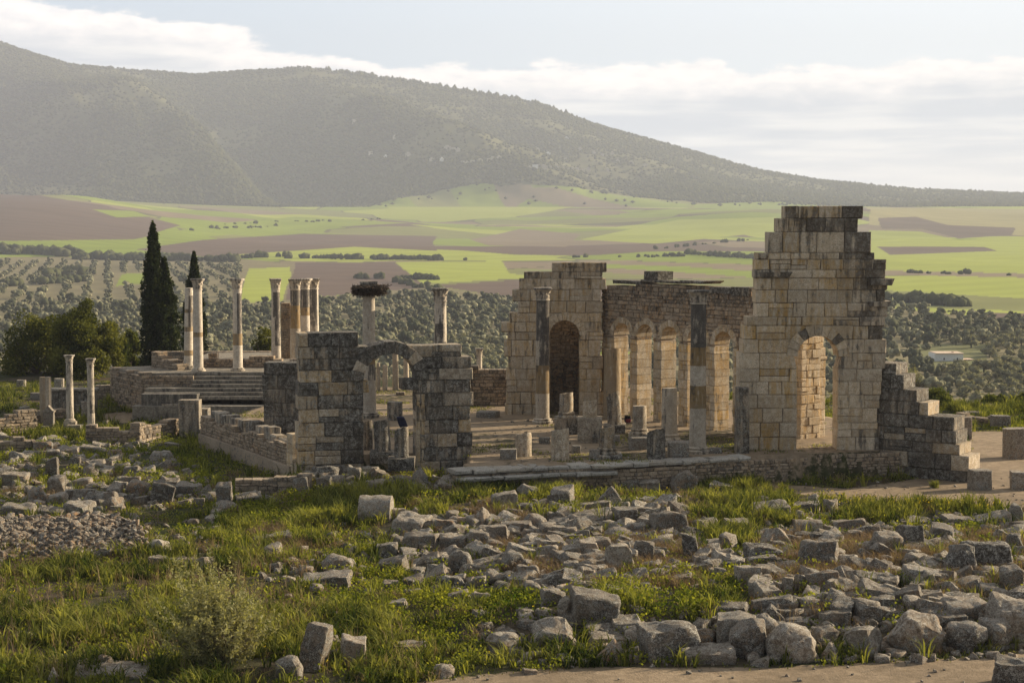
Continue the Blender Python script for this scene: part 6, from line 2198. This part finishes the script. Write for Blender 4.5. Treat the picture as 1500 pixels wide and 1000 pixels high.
# short turf everywhere that is not trodden
x, y, z, px_, py_, bare, inc = cand(170000, 41, 118)
dn = np.clip((fbm(x / 2.2, y / 2.4, 42, 3) - .32) * 3, 0, 1)
dn = np.where(inc, np.clip((fbm(x / 2.5, y / 3, 77, 2) - .58) * 5, 0, .6), dn)
for p in RF:
    dn = np.where(inpoly(px_, py_, p), dn * .35, dn)
ok = (nr.random(len(x)) < dn * .5) & ~bare & free(x, y, .6)
x, y, z = x[ok], y[ok], z[ok]
n = len(x)
V, Q, T3, tt = blades(x, y, z, 8, nr.uniform(.06, .17, n), np.full(n, .034), .8, nr.random(n) * .9, .14)
link("short_grass", np_mesh("short_grass", V, [Q, T3], {"tint": ('FLOAT', 'POINT', tt)}), M_grass, kind="stuff", label="short green turf patches on the ruin field")

# low broad-leaved herbs
HERB = [([(420, 690), (300, 725), (300, 790), (480, 800), (560, 760), (470, 720)], .8), ([(430, 820), (560, 800), (720, 850), (740, 930), (600, 960), (470, 880)], .8),
        ([(900, 838), (1090, 838), (1100, 905), (930, 915), (880, 870)], 1.3), ([(640, 870), (800, 870), (830, 930), (700, 950)], 1.2), ([(200, 770), (420, 770), (420, 830), (200, 830)], .5),
        ([(1100, 880), (1280, 880), (1280, 925), (1100, 925)], .45), ([(1380, 745), (1500, 745), (1500, 800), (1380, 800)], .4), ([(60, 880), (300, 880), (300, 960), (60, 960)], .5), ([(0, 650), (300, 640), (300, 720), (0, 700)], .35)]
x, y, z, px_, py_, bare, inc = cand(110000, 41, 105)
dn = np.full(len(x), .16)
for p, w in HERB:
    dn = np.where(inpoly(px_, py_, p), w, dn)
dn *= np.clip((fbm(x / 1.1, y / 1.3, 52, 3) - .34) * 3.4, 0, 1.3)
ok = (nr.random(len(x)) < dn * .6) & ~bare & ~inc & free(x, y, .7)
x, y, z = x[ok], y[ok], z[ok]
n = len(x)
per = 24
hgt = np.repeat(nr.uniform(.08, .30, n) * (.7 + .9 * fbm(x, y, 55, 2)), per)
P = np.stack([np.repeat(x, per) + nr.normal(0, .14, n * per), np.repeat(y, per) + nr.normal(0, .14, n * per), np.repeat(z, per) + hgt * nr.uniform(.1, 1.1, n * per)], 1)
V, Fc, T = quads(P, .082, None, np.clip(np.repeat(fbm(x / 1.5, y / 1.5, 56, 2), per) + nr.normal(0, .2, n * per), 0, 1))
link("low_foliage", np_mesh("low_foliage", V, [Fc], {"tint": ('FLOAT', 'POINT', T)}), M_cover, kind="stuff", label="low yellow-green broad-leaved herbs between the stones")

# dry reddish stalks
DRY = [([(690, 740), (760, 740), (800, 780), (1000, 790), (1100, 850), (1060, 870), (880, 860), (740, 850), (700, 790)], 1.0), ([(1100, 790), (1500, 775), (1500, 870), (1250, 880), (1110, 850)], 1.1),
       ([(1180, 850), (1260, 850), (1260, 900), (1180, 910)], 2.2), ([(370, 770), (450, 770), (450, 830), (360, 840)], .8), ([(380, 880), (450, 890), (450, 940), (380, 940)], .6), ([(0, 810), (110, 810), (110, 845), (0, 850)], .5), ([(1000, 745), (1040, 745), (1040, 790), (1000, 790)], .8)]
x, y, z, px_, py_, bare, inc = cand(80000, 42, 80)
dn = np.full(len(x), .09)
for p, w in DRY:
    dn = np.where(inpoly(px_, py_, p), w, dn)
dn *= np.clip((fbm(x / 1.0, y / 1.1, 62, 3) - .36) * 3.5, 0, 1.2)
ok = (nr.random(len(x)) < dn * .55) & ~bare & ~inc & free(x, y, .6)
x, y, z = x[ok], y[ok], z[ok]
n = len(x)
V, Q, T3, tt = blades(x, y, z, 22, nr.uniform(.20, .55, n), np.full(n, .016), .8, nr.random(n), .15)
link("dry_weeds", np_mesh("dry_weeds", V, [Q, T3], {"tint": ('FLOAT', 'POINT', tt)}), M_dry, kind="stuff", label="dry reddish brown stalks tangled among the blocks")

# yellow flowers
x, y, z, px_, py_, bare, inc = cand(40000, 42, 80)
w = np.where(inpoly(px_, py_, [(1200, 726), (1460, 733), (1460, 752), (1220, 748)]), .55, .012)
ok = (nr.random(len(x)) < w) & ~bare & ~inc & free(x, y, .9)
x, y, z = x[ok], y[ok], z[ok]
P = np.repeat(np.stack([x, y, z + nr.uniform(.16, .36, len(x))], 1), 3, 0) + nr.normal(0, .012, (len(x) * 3, 3))
V, Fc, T = quads(P, .042, None, nr.random(len(P)))
link("yellow_weeds", np_mesh("yellow_weeds", V, [Fc], {"tint": ('FLOAT', 'POINT', T)}), M_flower, kind="stuff", label="small yellow flowers dotted over the grass")

x, y, z, px_, py_, bare, inc = cand(9000, 42, 62)
ok = (nr.random(len(x)) < np.where(inpoly(px_, py_, LONG[0][0]), .10, .012)) & ~bare & ~inc
x, y, z = x[ok], y[ok], z[ok]
V, Q, T3, tt = blades(x, y, z, 6, nr.uniform(.5, .95, len(x)), np.full(len(x), .013), .28, nr.uniform(.5, 1, len(x)), .06)
link("seed_weeds", np_mesh("seed_weeds", V, [Q, T3], {"tint": ('FLOAT', 'POINT', tt)}), M_dry, kind="stuff", label="pale dry seed stalks rising over the grass")

# single plants of the asphodel kind on the flower strip
for (px_, py_, s_, lb) in [(1333, 752, 1.0, "spiky asphodel clump standing in the yellow flower strip"), (1418, 752, 1.0, "spiky asphodel clump near the squared block on the dirt track"),
                           (1091, 722, .9, "spiky grass clump below the terrace wall's end"), (1210, 738, .6, "small spiky clump beside the slanting boulder"), (1368, 714, .45, "bright green tuft at the stepped buttress's foot")]:
    gx, gy, gz = ground(px_, py_)
    V, Q, T3, tt = blades(np.array([0.]), np.array([0.]), np.array([0.]), 130, np.array([.95 * s_]), np.array([.028]), .55, np.array([.45]), .09)
    me = np_mesh("asphodel_plant", V, [Q, T3], {"tint": ('FLOAT', 'POINT', tt)})
    link("asphodel_plant", me, M_grass, None, (gx, gy, gz), lb, "plant", "spiky clumps along the track")

# ------------------------------------------------------------------ haze between here and the mountain
mb = MB()
bx(mb, -4800, 4800, -60, 5800, -60, 640)
m, g = new_mat("valley_haze")
pv = g.n('ShaderNodeVolumePrincipled', Density=1.4e-4, Anisotropy=0.0)
pv.inputs['Color'].default_value = (.595, .635, .745, 1)
g.n('ShaderNodeOutputMaterial', Volume=pv.outputs[0])
m.cycles.homogeneous_volume = True
me = bpy.data.meshes.new("haze")
me.from_pydata(mb.v, [], mb.f)
link("haze", me, m, kind="stuff", label="pale haze filling the valley air")
